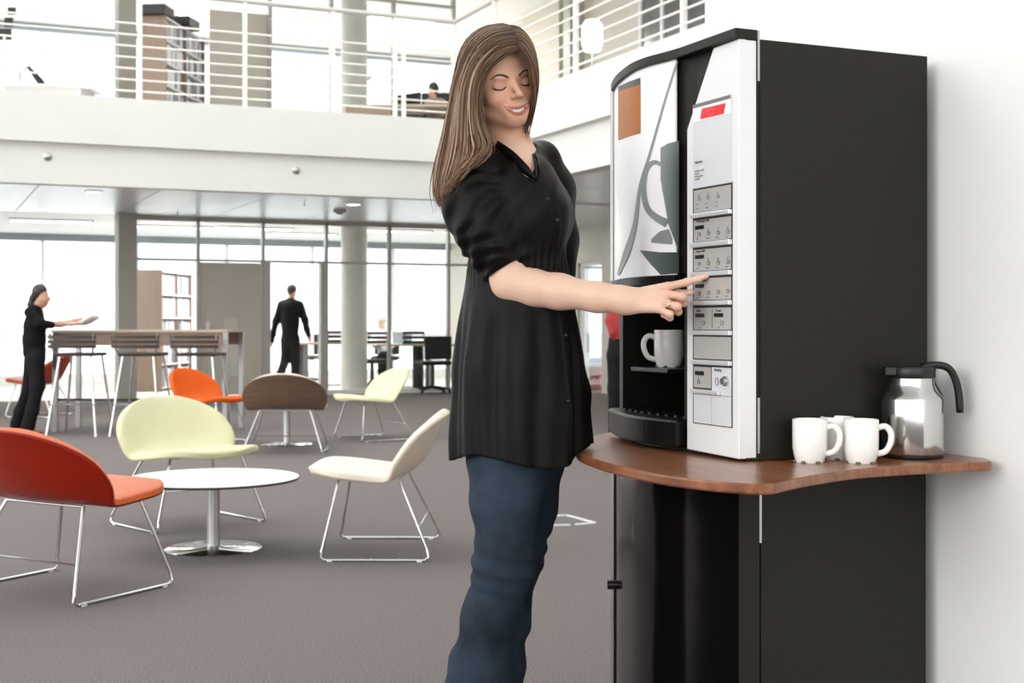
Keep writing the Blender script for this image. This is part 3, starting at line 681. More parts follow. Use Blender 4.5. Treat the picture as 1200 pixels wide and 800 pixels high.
def stool(px, k):
    p = W(px, 509); lab = ('leftmost slat back bar stool, beside the standing woman', 'middle slat back bar stool at the tall table', 'rightmost slat back bar stool, above the bright orange chair')[k]
    t = thing('bar_stool', lab, 'stool', (p.x, p.y, 0), ang, 'bar stools'); hs = zat(412, F*CH/(505-HZ)); hk = zat(390, F*CH/(505-HZ))
    B(-.19, .19, -.19, .19, hs-.03, hs).build('seat', 'dark_wood', t, bevel=.012)
    for s in (-1, 1):
        MB().tube([(s*.15, -.15, hs-.03), (s*.24, -.25, 0)], .012, 8).build('leg', 'chrome', t, smooth=60)
        MB().tube([(s*.15, .15, hs-.03), (s*.24, .22, 0)], .012, 8).build('leg', 'chrome', t, smooth=60)
        MB().tube([(s*.17, -.16, hs-.02), (s*.20, -.22, hk-.14), (s*.21, -.24, hk)], .010, 8).build('back_post', 'chrome', t, smooth=60)
    for j in range(3):
        z = hk-.035-j*.045; R = [[Vector((x, -.235-.03*(1-(x/.23)**2), z+dz)) for dz in (-.016, .016)] for x in np.linspace(-.235, .235, 9)]
        o = MB().grid(R).build('back_slat', 'dark_wood', t); md = o.modifiers.new('s', 'SOLIDIFY'); md.thickness = .014
    MB().tube([(-.215, -.222, .3), (.215, -.222, .3)], .008, 6).build('foot_bar', 'chrome', t)
for k, px in enumerate((95, 168, 236)): stool(px, k)
# ================================================================ bookcases
def bookcase(label, glabel, loc, ang, w, d, h, ncol, nrow, seed):
    t = thing('bookcase', label, 'bookcase', loc, ang); rnd = random.Random(seed)
    # local: front faces +x, length along y from 0 to w, depth from -d to 0
    for y in [i*w/ncol for i in range(ncol+1)]: B(-d, 0, y-.012, y+.012, 0, h).build('upright', 'shelf_wood', t)
    B(-d, -d+.01, 0, w, .05, h).build('back_panel', 'shelf_wood', t)
    for j in range(nrow+1): B(-d, 0, 0, w, .06+j*(h-.08)/nrow-.012, .06+j*(h-.08)/nrow+.012).build('shelf', 'frame_white', t)
    n = 0
    for c_ in range(ncol):
        for j in range(nrow):
            y = c_*w/ncol+.03; z = .06+j*(h-.08)/nrow+.012; e = (c_+1)*w/ncol-.03
            while y < e-.07:
                tk = rnd.choice((.05, .07, .075)); hh = min(.31, (h-.08)/nrow-.05)*rnd.uniform(.9, 1)
                p = Matrix.Rotation(ang, 3, 'Z') @ Vector((-.02-.26/2, y+tk/2, z))+Vector(loc)
                if rnd.random() > .12:
                    bm_ = rnd.choice(('binder_white', 'binder_white', 'binder_grey', 'binder_dark')); q = B(-.13, .13, -tk/2+.002, tk/2-.002, 0, hh).build('binder', bm_)
                    q.location = p; q.rotation_euler = (0, 0, ang); tag(q, {'binder_white': 'white', 'binder_grey': 'pale grey', 'binder_dark': 'dark grey'}[bm_]+glabel[4:], 'binder', {'binder_white': 'white', 'binder_grey': 'pale grey', 'binder_dark': 'dark grey'}[bm_]+glabel[4:])
                y += tk
# rotated so that the open front recedes from the viewer
pb = atD(190, 20.9)
bookcase('wood bookcase of white binders behind the glass partition', 'pale binder on the downstairs bookcase', (pb.x, pb.y, 0), heading(1, -.07), 1.5, .42, zat(316, 20.9), 2, 5, 3)
pb = atD(195, 17.2, ZT-.06)
bookcase('brown bookcase behind the railing on the upper level', 'pale binder on the upstairs bookcase', (pb.x, pb.y, ZT-.06), heading(1, -.1), 1.5, .36, zat(18, 17.2)-ZT+.06, 2, 5, 5)
for i, (px, py, s) in enumerate(((183, 16, .36), (213, 22, .42))):
    D = 17.3+i*.7; p = atD(px, D, zat(18, 17.2)+.001); o = B(-.18, .18, -s/2, s/2, 0, .13).build('storage_box', 'plastic_black', bevel=.01); o.location = p; o.rotation_euler = (0, 0, heading(1, -.1)); tag(o, ('black storage box on the upper bookcase, nearer the square column', 'black storage box on the upper bookcase, right of the other')[i], 'box', 'boxes on the upper bookcase')
# ================================================================ office furniture behind the glass
def desk(label, loc, ang, w, d, h, wood='table_wood', leg='table_edge'):
    t = thing('desk', label, 'desk', loc, ang)
    B(-w/2, w/2, -d/2, d/2, h-.03, h).build('tabletop', wood, t)
    for s in (-1, 1): B(s*(w/2-.08)-.03, s*(w/2-.08)+.03, -d/2+.05, d/2-.05, .0, h-.031).build('leg', leg, t)
    return t
a0 = heading(1, 0)
def gp(px, D, z=0): return atD(px, D, z)
desk('long desk end with dark leg beside the walking man', gp(385, 22.9), a0, 1.0, .7, zat(402, 22.9)*.0+.74, 'shelf_wood')
t = thing('pedestal_table', 'office table on a thick dark pedestal at the right of the glass partition', 'table', gp(490, 21.2), a0)
B(-.62, .62, -.4, .4, .715, .745).build('tabletop', 'table_wood', t); MB().lathe([(.09, .03), (.09, .715)], 20).build('pedestal', 'plastic_black', t, smooth=40)
MB().lathe([(.34, 0), (.34, .02), (.1, .035)], 28).build('base', 'plastic_black', t, smooth=40)
desk('white office desk in front of the seated man', gp(462, 22.4), a0, 1.3, .7, .73, 'tabletop_white')
def office_chair(label, loc, ang, z=0):
    t = thing('office_chair', label, 'office chair', (loc[0], loc[1], z), ang, 'office chairs')
    B(-.24, .24, -.23, .23, .43, .5).build('seat', 'plastic_black', t, bevel=.03)
    o = B(-.22, .22, -.27, -.22, .52, .88).build('backrest', 'plastic_black', t, bevel=.02)
    MB().cyl((0,0,.08), (0,0,.43), .03).build('column', 'plastic_black', t)
    for k in range(5):
        a = k*2*math.pi/5; MB().tube([(0,0,.1), (.28*math.cos(a), .28*math.sin(a), .06)], .02, 6).build('leg', 'plastic_black', t)
        MB().ball((.28*math.cos(a), .28*math.sin(a), .03), .03, 8, 6).build('castor', 'plastic_black', t)
office_chair('black office chair in front of the pedestal table at right', gp(507, 20.6), a0+.4)
office_chair('black office chair just right of the round column', gp(436, 21.5), a0-1.2)
office_chair('black office chair beside the walking man', gp(358, 23.75), a0+1.4)
def tray(label, px, D, z):
    t = thing('document_tray', label, 'tray', gp(px, D, z), a0, 'stacked document trays')
    for k in range(3):
        o = MB().box(-.17, .17, -.13, .13, .002+k*.075, .012+k*.075).box(-.17, .17, .12, .13, .012+k*.075, .05+k*.075).box(-.17, -.16, -.13, .12, .012+k*.075, .05+k*.075).box(.16, .17, -.13, .12, .012+k*.075, .05+k*.075)
        o.build('tray_tier', 'plastic_black', t)
        if k: MB().cyl((-.15, .11, .012+(k-1)*.075), (-.15, .11, .002+k*.075), .008).cyl((.15, .11, .012+(k-1)*.075), (.15, .11, .002+k*.075), .008).build('spacer', 'plastic_black', t)
    return t
tray('black document trays on the pedestal table', 485, 21.2, .745)
tray('black document trays on the desk beside the walking man', 394, 22.9, .74)
tray('black document trays on the white desk in front of the seated man', 442, 22.4, .73)
p = gp(472, 22.4, .73); o = thing('laptop', 'small open laptop on the white desk', 'laptop', p, a0)
B(-.16, .16, -.11, .11, 0, .015).build('keyboard_base', 'binder_dark', o); sc_ = B(-.16, .16, -.11, -.10, .015, .20).build('screen', 'beam_blue', o)
p = W(696, 470); t = thing('waste_bin', 'red bin by the glass door behind the woman', 'bin', atD(696, 21.6), 0)
MB().lathe([(.12, 0), (.15, .34), (.14, .34), (.11, .01)], 18).build('bucket', 'red_cloth', t, smooth=40); MB().lathe([(.155, .335), (.155, .35), (.14, .35), (.14, .335)], 18, close=False).build('rim', 'red_cloth', t)
t = thing('water_bottle_crate', 'blue lidded box by the glass door behind the woman', 'box', atD(694, 22.1), 0)
B(-.16, .16, -.12, .12, 0, .42).build('body', 'beam_blue', t, bevel=.01); B(-.17, .17, -.13, .13, .421, .50).build('lid', 'blue_plastic', t, bevel=.01)
# ================================================================ upper level
ZUF = ZT-.06
t = thing('desk', 'wood fronted desk behind the railing on the upper level', 'desk', atD(452, 18.2, ZUF), a0)
hd = zat(127, 18.2)-ZUF
B(-.5, 1.1, -.35, .35, hd-.03, hd).build('tabletop', 'table_wood', t); B(-.5, .1, -.35, -.32, .02, hd-.031).build('front_panel', 'shelf_wood', t); B(1.04, 1.08, -.33, .33, 0, hd-.031).build('leg', 'table_edge', t); B(-.48, -.44, -.31, .33, 0, hd-.031).build('leg', 'table_edge', t)
office_chair('black office chair on the upper level left of the seated person', atD(466, 19.05), a0+2.5, ZUF)
def desk_lamp(label, base, j1, j2, hd_dir, mm, hr_=.05):
    t = thing('desk_lamp', label, 'lamp', base, 0, 'desk lamps'); b = Vector(base)
    MB().lathe([(.09, 0), (.09, .02), (.02, .03)], 18).build('foot', mm, t, smooth=40)
    j1 = Vector(j1)-b; j2 = Vector(j2)-b
    MB().tube([(0, 0, .02), j1, j2], .009, 6).build('arm', mm, t)
    e = j2+Vector(hd_dir); MB().tube([j2, (j2+e)/2, e], [.02, hr_*.8, hr_], 14).build('shade', mm, t, smooth=60)
dpl = 17.4
d3 = thing('desk', 'white desk at the far left of the upper level, mostly hidden by the upstand', 'desk', atD(28, dpl, ZUF), a0)
B(-.9, .9, -.35, .35, .60, .63).build('tabletop', 'tabletop_white', d3)
for s in (-1, 1): B(s*.8-.03, s*.8+.03, -.3, .3, 0, .599).build('leg', 'frame_white', d3)
desk_lamp('black desk lamp leaning down behind the left of the railing', atD(22, dpl, ZUF+.63), atD(24, dpl, zat(86, dpl)), atD(33, dpl, zat(78, dpl)), atD(53, dpl, zat(103, dpl))-atD(33, dpl, zat(78, dpl)), 'plastic_black')
mon = thing('monitor_stand', 'dark folding screen stand at the top left corner upstairs', 'screen', atD(4, 16.9, ZUF), a0)
B(-.3, .3, -.2, .2, 0, .02).build('foot', 'plastic_black', mon); MB().tube([(0, 0, .02), (0, .03, zat(40, 16.9)-ZUF)], .02, 8).build('pole', 'frame_white', mon)
for k_, (a, b, c_, d) in enumerate(((-6, 12, 33, 46), (4, 14, 20, 31), (8, 17, 8, 16))):
    D = 16.9; q0 = (a-4)*D/F; q1 = (b-4)*D/F; B(q0, q1, .03, .06, zat(d, D)-ZUF, zat(c_, D)-ZUF).build('screen_plate', 'plastic_black', mon)
desk_lamp('grey desk lamp beside the round column upstairs', atD(440, 18.2, ZUF+hd), atD(441, 18.3, zat(112, 18.2)), atD(432, 18.2, zat(90, 18.2)), (.02, 0, -.02), 'frame_grey', .07)
pl = onX(694, XR-.9)[0]; t = thing('floor_lamp', 'white lit floor lamp on the upper side gallery', 'lamp', (pl.x, pl.y, ZUF))
Dl = onX(694, XR-.9)[1]
MB().lathe([(.14, 0), (.14, .02), (.02, .03)], 20).build('foot', 'frame_white', t); MB().cyl((0,0,.02), (0,0,zat(62, Dl)-ZUF), .015).build('pole', 'frame_white', t)
MB().lathe([(.12, zat(60, Dl)-ZUF), (.155, zat(50, Dl)-ZUF), (.15, zat(30, Dl)-ZUF), (.10, zat(24, Dl)-ZUF)], 20).build('shade', 'lamp_white', t, smooth=60)
# ================================================================ organic shapes: distance fields meshed with surface nets
def ell(P, c, r, R=None):
    q = P-np.array(c); 
    if R is not None: q = q @ R                      # R columns = local axes
    r = np.array(r, float); k0 = np.sqrt(((q/r)**2).sum(1)); k1 = np.sqrt(((q/(r*r))**2).sum(1))+1e-9
    return k0*(k0-1)/k1
def cone(P, a, b, ra, rb):
    a = np.array(a, float); b = np.array(b, float); ab = b-a; q = P-a
    t = np.clip((q @ ab)/(ab @ ab+1e-12), 0, 1)
    return np.sqrt(((q-t[:, None]*ab)**2).sum(1))-(ra+t*(rb-ra))
def smin(a, b, k):
    h = np.maximum(k-np.abs(a-b), 0)/k; return np.minimum(a, b)-h*h*k*.25
def smax(a, b, k): return -smin(-a, -b, k)
def chain(P, pts, rs, k=.01):
    d = None
    for i in range(len(pts)-1):
        e = cone(P, pts[i], pts[i+1], rs[i], rs[i+1]); d = e if d is None else smin(d, e, k)
    return d
def near(P, c, r, fn, fill=.06):        # evaluate only where it matters
    m = ((P-np.array(c))**2).sum(1) < r*r; d = np.full(len(P), fill)
    if m.any(): d[m] = fn(P[m])
    return d
def sstep(x, a, b): t = np.clip((x-a)/(b-a), 0, 1); return t*t*(3-2*t)
def sdf_mesh(f, lo, hi, h, S=8, slack=1.7):
    lo = np.array(lo, float); hi = np.array(hi, float); c = np.ceil((hi-lo)/h/S).astype(int); n = c*S
    ci = np.stack(np.meshgrid(*[np.arange(x) for x in c], indexing='ij'), -1).reshape(-1, 3)
    fc = f(lo+(ci+.5)*S*h); act = np.abs(fc) < S*h*slack
    D = np.ones(n+1, np.float32)
    for b in ci[~act & (fc < 0)]: i, j, k = b*S; D[i:i+S+1, j:j+S+1, k:k+S+1] = -1
    o = np.stack(np.meshgrid(*[np.arange(S+1)]*3, indexing='ij'), -1).reshape(-1, 3); ab = ci[act]
    for q in range(0, len(ab), 600):
        blk = ab[q:q+600]; idx = (blk[:, None, :]*S+o[None]).reshape(-1, 3)
        D[idx[:, 0], idx[:, 1], idx[:, 2]] = f(lo+idx*h)
    I = (D < 0); s = np.zeros(n, np.int8)
    for a in (0, 1):
        for b in (0, 1):
            for e in (0, 1): s += I[a:n[0]+a, b:n[1]+b, e:n[2]+e]
    mix = np.argwhere((s > 0) & (s < 8)); ids = -np.ones(n, np.int32); ids[tuple(mix.T)] = np.arange(len(mix))
    co = np.array([(a, b, e) for a in (0, 1) for b in (0, 1) for e in (0, 1)])
    V = np.stack([D[tuple((mix+q).T)] for q in co], 1); acc = np.zeros((len(mix), 3)); cnt = np.zeros(len(mix))
    for i in range(8):
        for j in range(i+1, 8):
            if np.abs(co[i]-co[j]).sum() != 1: continue
            m = (V[:, i] < 0) != (V[:, j] < 0); t = V[:, i]/(V[:, i]-V[:, j]+1e-20*(V[:, i] == V[:, j]))
            acc[m] += (co[i]+(co[j]-co[i])*t[:, None])[m]; cnt += m
    verts = lo+(mix+acc/cnt[:, None])*h; F_ = []
    for ax in range(3):
        sl0 = [slice(None)]*3; sl1 = [slice(None)]*3; sl0[ax] = slice(0, -1); sl1[ax] = slice(1, None)
        A = I[tuple(sl0)]; ch = np.argwhere(A != I[tuple(sl1)]); u, v = (ax+1) % 3, (ax+2) % 3
        ok = (ch[:, u] > 0) & (ch[:, v] > 0) & (ch[:, u] < n[u]) & (ch[:, v] < n[v]); ch = ch[ok]
        q = []
        for du, dv in ((-1, -1), (0, -1), (0, 0), (-1, 0)):
            k = ch.copy(); k[:, u] += du; k[:, v] += dv; q.append(ids[tuple(k.T)])
        q = np.stack(q, 1); fl = ~A[tuple(ch.T)]; q[fl] = q[fl][:, ::-1]; F_.append(q)
    F_ = np.concatenate(F_); F_ = F_[(F_ >= 0).all(1)]
    return verts, F_
def cam2world(v): v = np.asarray(v, float); return np.stack([v[..., 0]*CS+v[..., 1]*SN, -v[..., 0]*SN+v[..., 1]*CS, v[..., 2]], -1)
def PX(px, py, D): return np.array(((px-600)/F*D, D, zat(py, D)))     # view-aligned metres: right, depth, up
def np_obj(name, verts, faces, m, parent=None, base=(0, 0, 0), smooth=True, tint=None):
    w = cam2world(verts)-np.array(base)
    me = bpy.data.meshes.new(name); nq = len(faces)
    me.vertices.add(len(w)); me.vertices.foreach_set('co', w.astype(np.float32).ravel())
    me.loops.add(nq*4); me.loops.foreach_set('vertex_index', faces.astype(np.int32).ravel())
    me.polygons.add(nq); me.polygons.foreach_set('loop_start', np.arange(nq, dtype=np.int32)*4)
    me.update(calc_edges=True); me.validate()
    me.polygons.foreach_set('use_smooth', np.full(len(me.polygons), smooth))
    me.materials.append(M[m])
    if tint is not None:
        a = me.color_attributes.new('tint', 'FLOAT_COLOR', 'POINT'); a.data.foreach_set('color', np.c_[tint, np.ones(len(tint))].astype(np.float32).ravel())
    o = bpy.data.objects.new(name, me); col.objects.link(o); o.parent = parent
    if parent is None: o.location = base
    return o
def sdf_obj(name, f, lo, hi, h, m, parent=None, base=(0, 0, 0), tint=None):
    v, q = sdf_mesh(f, lo, hi, h); return np_obj(name, v, q, m, parent, base, tint=None if tint is None else tint(v))
def mb_obj(mbd, name, m, parent, base, smooth=60):          # MB built in view-aligned metres
    v = cam2world(np.array(mbd.v))-np.array(base); mbd.v = [tuple(p) for p in v]; return mbd.build(name, m, parent, smooth=smooth)
def rx(a): c, s = math.cos(a), math.sin(a); return np.array(((1,0,0),(0,c,-s),(0,s,c)))
def ry(a): c, s = math.cos(a), math.sin(a); return np.array(((c,0,s),(0,1,0),(-s,0,c)))
def rz(a): c, s = math.cos(a), math.sin(a); return np.array(((c,-s,0),(s,c,0),(0,0,1)))
# ================================================================ the woman at the machine
rad = math.radians
DW = 3.02
M['skin'] = vcol_mat('skin', .42, .12, .4)
MM('shirt_black', '0b0908', .5, spec=.16, bump=.3, bscale=260)
MM('teeth', 'f4efe8', .25); MM('lash', '1c1412', .6); MM('brow', '4a3226', .7); MM('ring_gold', 'e0c9a0', .2, metal=1)
M['denim'] = None
def denim():
    m = mat('denim', '2c3a4c', .85, spec=.2); nt = m.node_tree; b = nt.nodes['Principled BSDF']; tc = nt.nodes.new('ShaderNodeTexCoord')
    n1 = nt.nodes.new('ShaderNodeTexNoise'); n1.inputs['Scale'].default_value = 7; n1.inputs['Detail'].default_value = 5
    n2 = nt.nodes.new('ShaderNodeTexNoise'); n2.inputs['Scale'].default_value = 420; mp = nt.nodes.new('ShaderNodeMapping'); mp.inputs['Scale'].default_value = (1, 1, .25)
    mx = nt.nodes.new('ShaderNodeMix'); mx.data_type = 'FLOAT'; mx.inputs[0].default_value = .2
    cr = nt.nodes.new('ShaderNodeValToRGB'); cr.color_ramp.elements[0].position = .3; cr.color_ramp.elements[1].position = .75
    cr.color_ramp.elements[0].color = lin('10161d'); cr.color_ramp.elements[1].color = lin('364453')
    nt.links.new(tc.outputs['Object'], n1.inputs[0]); nt.links.new(tc.outputs['Object'], mp.inputs[0]); nt.links.new(mp.outputs[0], n2.inputs[0])
    nt.links.new(n1.outputs[0], mx.inputs[2]); nt.links.new(n2.outputs[0], mx.inputs[3]); nt.links.new(mx.outputs[0], cr.inputs[0]); nt.links.new(cr.outputs[0], b.inputs['Base Color']); M['denim'] = m
denim()
wb = atD(572, DW, 0); WB = np.array(wb)
# ---- head frame
YAW, PIT, ROL = rad(26), rad(5), rad(13.5)
HR = rz(YAW) @ ry(-ROL) @ rx(PIT)                    # local (x right, y back, z up) -> view-aligned
HS = 1.0
EYE = PX(601.5, 97, 2.955)
HO = EYE-HR @ np.array((0, -.083, 0))*HS
def hl(P): return (P-HO) @ HR/HS                     # into the head frame
def hw(p): return HO+HR @ np.array(p, float)*HS
def head_base(p, full=True):
    q = p.copy(); q[:, 0] = np.abs(q[:, 0])      # mirrored half
    d = ell(p, (0, .000, .042), (.0715, .078, .079))
    d = smin(d, ell(p, (0, -.029, .038), (.0665, .055, .064)), .03)
    d = smin(d, ell(p, (0, -.030, -.026), (.0575, .0535, .058)), .03)
    d = smin(d, cone(q, (.046, -.006, -.046), (.010, -.060, -.0775), .019, .0160), .03)     # jaw
    d = smin(d, ell(p, (0, -.0665, -.0800), (.0160, .0145, .0125)), .018)
    d = smin(d, ell(q, (.0345, -.0610, -.0300), (.022, .0190, .0165)), .018)                # cheeks lifted by the smile
    d = smin(d, ell(q, (.0230, -.0800, .0170), (.018, .0070, .0055)), .012)                 # brow ridge
    d = smax(d, -ell(q, (.0320, -.0935, -.003), (.0155, .0125, .0085)), .009)               # eye sockets
    d = smin(d, ell(q, (.0320, -.0720, -.0020), (.0150, .0122, .0112)), .0035)              # lids
    d = smin(d, ell(p, (0, -.0765, -.0580), (.030, .0105, .020)), .016)                     # mouth area
    return d
_ys = np.linspace(-.13, -.02, 440)
def fy(x, z, fn=head_base):                         # front of the face at (x, z)
    d = fn(np.c_[np.full(440, x), _ys, np.full(440, z)]); i = np.argmax(d < 0); return _ys[i]
def onface(pts, out): return [(x, fy(x, z)-out, z) for x, z in pts]
lipU = onface([(-.0295, -.0470), (-.023, -.0505), (-.015, -.0532), (-.006, -.0545), (0, -.0553), (.006, -.0545), (.015, -.0532), (.023, -.0505), (.0295, -.0470)], .0008)
lipL = onface([(-.0290, -.0480), (-.023, -.0568), (-.014, -.0645), (-.005, -.0677), (.005, -.0677), (.014, -.0645), (.023, -.0568), (.0290, -.0480)], .0004)
rU = [.0010, .0016, .0021, .0025, .0023, .0025, .0021, .0016, .0010]; rL = [.0010, .0021, .0027, .0033, .0033, .0027, .0021, .0010]
YM = fy(0, -.061); CAV = ((0, YM-.002, -.0597), (.0245, .0115, .0070))
YN = fy(0, -.030)
def head_sdf(P):
    p = hl(P); q = p.copy(); q[:, 0] = np.abs(q[:, 0])
    d = head_base(p)
    d = smin(d, chain(p, [(0, -.0815, .012), (0, -.0900, -.008), (0, -.1030, -.0245)], [.0062, .0064, .0070], .008), .010)
    d = smin(d, ell(p, (0, -.1020, -.0265), (.0085, .0082, .0072)), .005)
    d = smin(d, ell(q, (.0095, -.0905, -.0300), (.0058, .0080, .0054)), .006)
    d = smax(d, -ell(q, (.0050, -.0955, -.0355), (.0029, .0046, .0024)), .003)
    d = smax(d, -ell(p, *CAV), .0025)                                                       # open smile
    d = smin(d, chain(p, lipU, rU, .003), .0030); d = smin(d, chain(p, lipL, rL, .003), .0030)
    d = smin(d, ell(q, (.072, .006, -.010), (.008, .016, .026)), .006)                      # ears
    return d*HS
NK0 = hw((0, .012, -.050)); NK1 = PX(602, 188, 3.06)
SHR, SHL = PX(560, 212, 2.97), PX(634, 196, 3.20)
ELB, WRI = PX(598, 331, 2.955), PX(738, 352, 2.898)
FA = [ELB, PX(622, 337, 2.95), PX(655, 341.5, 2.935), PX(700, 348, 2.912), PX(728, 351, 2.902), WRI]; FR = [.039, .0395, .0365, .0305, .0272, .026]
DH = 2.885
H_ = lambda px, py, dd: PX(px, py, DH+dd)
fingers = {
 'index': ([H_(782, 336, .012), H_(805, 330.5, .010), H_(818.5, 326.3, .008), H_(829, 323, .004)], [.0092, .0080, .0070, .0058]),
 'middle': ([H_(781, 344.5, -.006), H_(800, 347.5, -.020), H_(801.5, 355, -.002), H_(791, 355, .010)], [.0092, .0084, .0078, .0066]),
 'ring': ([H_(777, 353.5, -.014), H_(794, 359, -.026), H_(795, 365, -.010), H_(785, 363, .006)], [.0088, .0081, .0075, .0064]),
 'pinky': ([H_(771, 361.5, -.016), H_(785, 368, -.024), H_(785, 372, -.010), H_(777, 369, .002)], [.0080, .0072, .0067, .0058]),
 'thumb': ([H_(752, 350, .016), H_(775, 349, .034), H_(795, 344.5, .034), H_(809.5, 342.3, .028)], [.0135, .0115, .0090, .0070])}
def hand_sdf(P):
    kn = [fingers[k][0][0] for k in ('index', 'middle', 'ring', 'pinky')]
    d = None
    for k_, r0, r1 in zip(kn, (.019, .019, .018, .017), (.0105, .0108, .0104, .0095)):
        w0 = WRI+(k_-kn[1])*.35; e = cone(P, w0, k_, r0, r1); d = e if d is None else smin(d, e, .010)
    d = smin(d, cone(P, H_(748, 352, .012), H_(772, 354, .016), .018, .014), .012)       # palm behind
    for k_, (pts, rs) in fingers.items():
        e = chain(P, pts, rs, .003)
        for j in (1, 2): e = smin(e, np.sqrt(((P-pts[j])**2).sum(1))-rs[j]*1.06, .004)
        d = smin(d, e, .0045 if k_ != 'thumb' else .008)
    return d
def body_sdf(P):
    d = near(P, hw((0, -.01, 0)), .19, head_sdf)
    d = smin(d, cone(P, NK0, NK1, .050, .053), .022)
    d = smin(d, ell(P, PX(606, 216, 3.07), (.074, .105, .070)), .04)                      # upper chest under the shirt
    d = smin(d, chain(P, [SHR, PX(575, 262, 2.955), ELB], [.045, .043, .040], .02), .02)
    d = smin(d, chain(P, FA, FR, .02), .02)
    d = smin(d, near(P, H_(783, 350, 0), .14, hand_sdf), .012)
    d = smin(d, chain(P, [SHL, PX(646, 270, 3.25), PX(650, 330, 3.24), PX(655, 420, 3.18)], [.045, .040, .036, .026], .02), .02)
    d = smin(d, cone(P, PX(606, 240, 3.07), PX(608, 330, 3.07), .095, .085), .03)
    return d
def tint(v):
    p = hl(v); base = np.array(lin('e2bda6')[:3]); T = np.tile(base, (len(v), 1))
    def mixin(c, w): 
        nonlocal T
        T = T*(1-w[:, None])+np.array(lin(c)[:3])*w[:, None]
    hd = sstep(-np.linalg.norm(p, axis=1), -.16, -.13)
    mixin('cf9675', hd*.62)
    q = p.copy(); q[:, 0] = np.abs(q[:, 0])
    mixin('cf8468', hd*.5*np.exp(-((q-np.array((.042, -.07, -.030)))**2).sum(1)/.00040))
    mixin('b7837a', hd*.6*np.exp(-((q-np.array((.0335, -.085, .003)))**2/np.array((.00022, .0003, .00006))).sum(1)))
    fr = p[:, 1] < -.06
    dl = np.minimum(chain(p, lipU, rU, .002), chain(p, lipL, rL, .002))
    mixin('a85a50', fr*sstep(-dl, -.0014, .0004))
    cav = ell(p, *CAV); mixin('5a2420', fr*sstep(-cav, -.001, .0004)*sstep(dl, .0, .002)*.9)
    h = np.linalg.norm(v-np.array(H_(795, 350, 0)), axis=1); mixin('d79a84', sstep(-h, -.06, -.02)*.45)
    return T
woman = sdf_obj('person', body_sdf, PX(500, 40, 2.6)*np.array((1, 0, 0))+np.array((-.02, 2.70, .95)), np.array((PX(835, 0, 2.93)[0], 3.42, 1.78)), .0021, 'skin', None, WB, tint)
tag(woman, 'woman in black shirt and jeans pressing a button on the coffee machine', 'person')
# teeth, brows, lashes, ring
o = MB(); R = [[hw((x, fy(x, -.061)+.0032, z+.0095*(abs(x)/.023)**2)) for z in np.linspace(-.0540, -.0645, 4)] for x in np.linspace(-.0215, .0215, 13)]
mb_obj(o.grid(R), 'teeth', 'teeth', woman, WB)
for s in (-1, 1):
    pts = onface(catmull([(s*.0130, .0135), (s*.026, .0205), (s*.038, .0215), (s*.0490, .0145)], 14), .0002)
    mb_obj(MB().tube([hw(p) for p in pts], [.0020]+[.0030]*8+[.0026, .0018, .0014, .001, .0006], 6, flat=.8), 'eyebrow', 'brow', woman, WB)
    pts = onface(catmull([(s*.0185, -.0055), (s*.0250, -.0095), (s*.0325, -.0108), (s*.0405, -.0090), (s*.0470, -.0040)], 14), .0006)
    mb_obj(MB().tube([hw(p) for p in pts], [.0008]+[.0016]*10+[.0017, .0013, .0008], 6), 'eyelash', 'lash', woman, WB)
a, b = np.array(fingers['ring'][0][0]), np.array(fingers['ring'][0][1]); c_ = a+(b-a)*.55; ax = (b-a)/np.linalg.norm(b-a); e1 = np.cross(ax, (0, 0, 1.)); e1 /= np.linalg.norm(e1); e2 = np.cross(ax, e1)
mb_obj(MB().tube([c_+(e1*math.cos(t)+e2*math.sin(t))*.0092 for t in np.linspace(0, 2*math.pi, 25)[:-1]], .0013, 6, closed=True), 'ring', 'ring_gold', woman, WB)
# ---- shirt
ROWS = [(172, 588, 622, 3.08, .055), (188, 562, 643, 3.08, .105), (205, 553, 654, 3.07, .135), (230, 549, 662, 3.06, .148), (258, 549, 664, 3.06, .150), (285, 550, 663, 3.06, .140), (305, 549, 664, 3.06, .128), (330, 546, 669, 3.06, .126), (380, 537, 677, 3.06, .135), (430, 532, 683, 3.06, .146), (480, 530, 686, 3.06, .152), (520, 529, 688, 3.06, .155), (560, 530, 690, 3.06, .156)]
rz_ = np.array([zat(r[0], r[3]) for r in ROWS])[::-1]
rxc = np.array([((r[1]+r[2])/2-600)/F*r[3] for r in ROWS])[::-1]; ra_ = np.array([(r[2]-r[1])/2/F*r[3] for r in ROWS])[::-1]; rb_ = np.array([r[4] for r in ROWS])[::-1]; rd_ = np.array([r[3] for r in ROWS])[::-1]
zsm = np.linspace(rz_[0], rz_[-1], 120)
def smc(a): 
    y = np.interp(zsm, rz_, a); k = np.ones(7)/7; yp = np.pad(y, 3, mode='edge'); return np.convolve(yp, k, 'valid')
sxc, sa, sb, sd = smc(rxc), smc(ra_), smc(rb_), smc(rd_)
def torso(P):
    z = P[:, 2]; xc = np.interp(z, zsm, sxc); a = np.interp(z, zsm, sa); b = np.interp(z, zsm, sb); y0 = np.interp(z, zsm, sd)
    u = (P[:, 0]-xc)/a; v = (P[:, 1]-y0)/b
    d = (np.sqrt(u*u+v*v)-1)*np.minimum(a, b)
    return np.maximum(d, z-zsm[-1])
def wn(P, s, ph=0.0):      # smooth pseudo noise
    x, y, z = P[:, 0]*s, P[:, 1]*s, P[:, 2]*s
    return (np.sin(x*1.3+1.7*np.sin(y*.9+ph)+.8*z)+np.sin(y*1.7+1.3*np.sin(z*1.1-ph)+.6*x)+np.sin(z*1.5+1.5*np.sin(x*.8+ph*2)+.7*y))/3
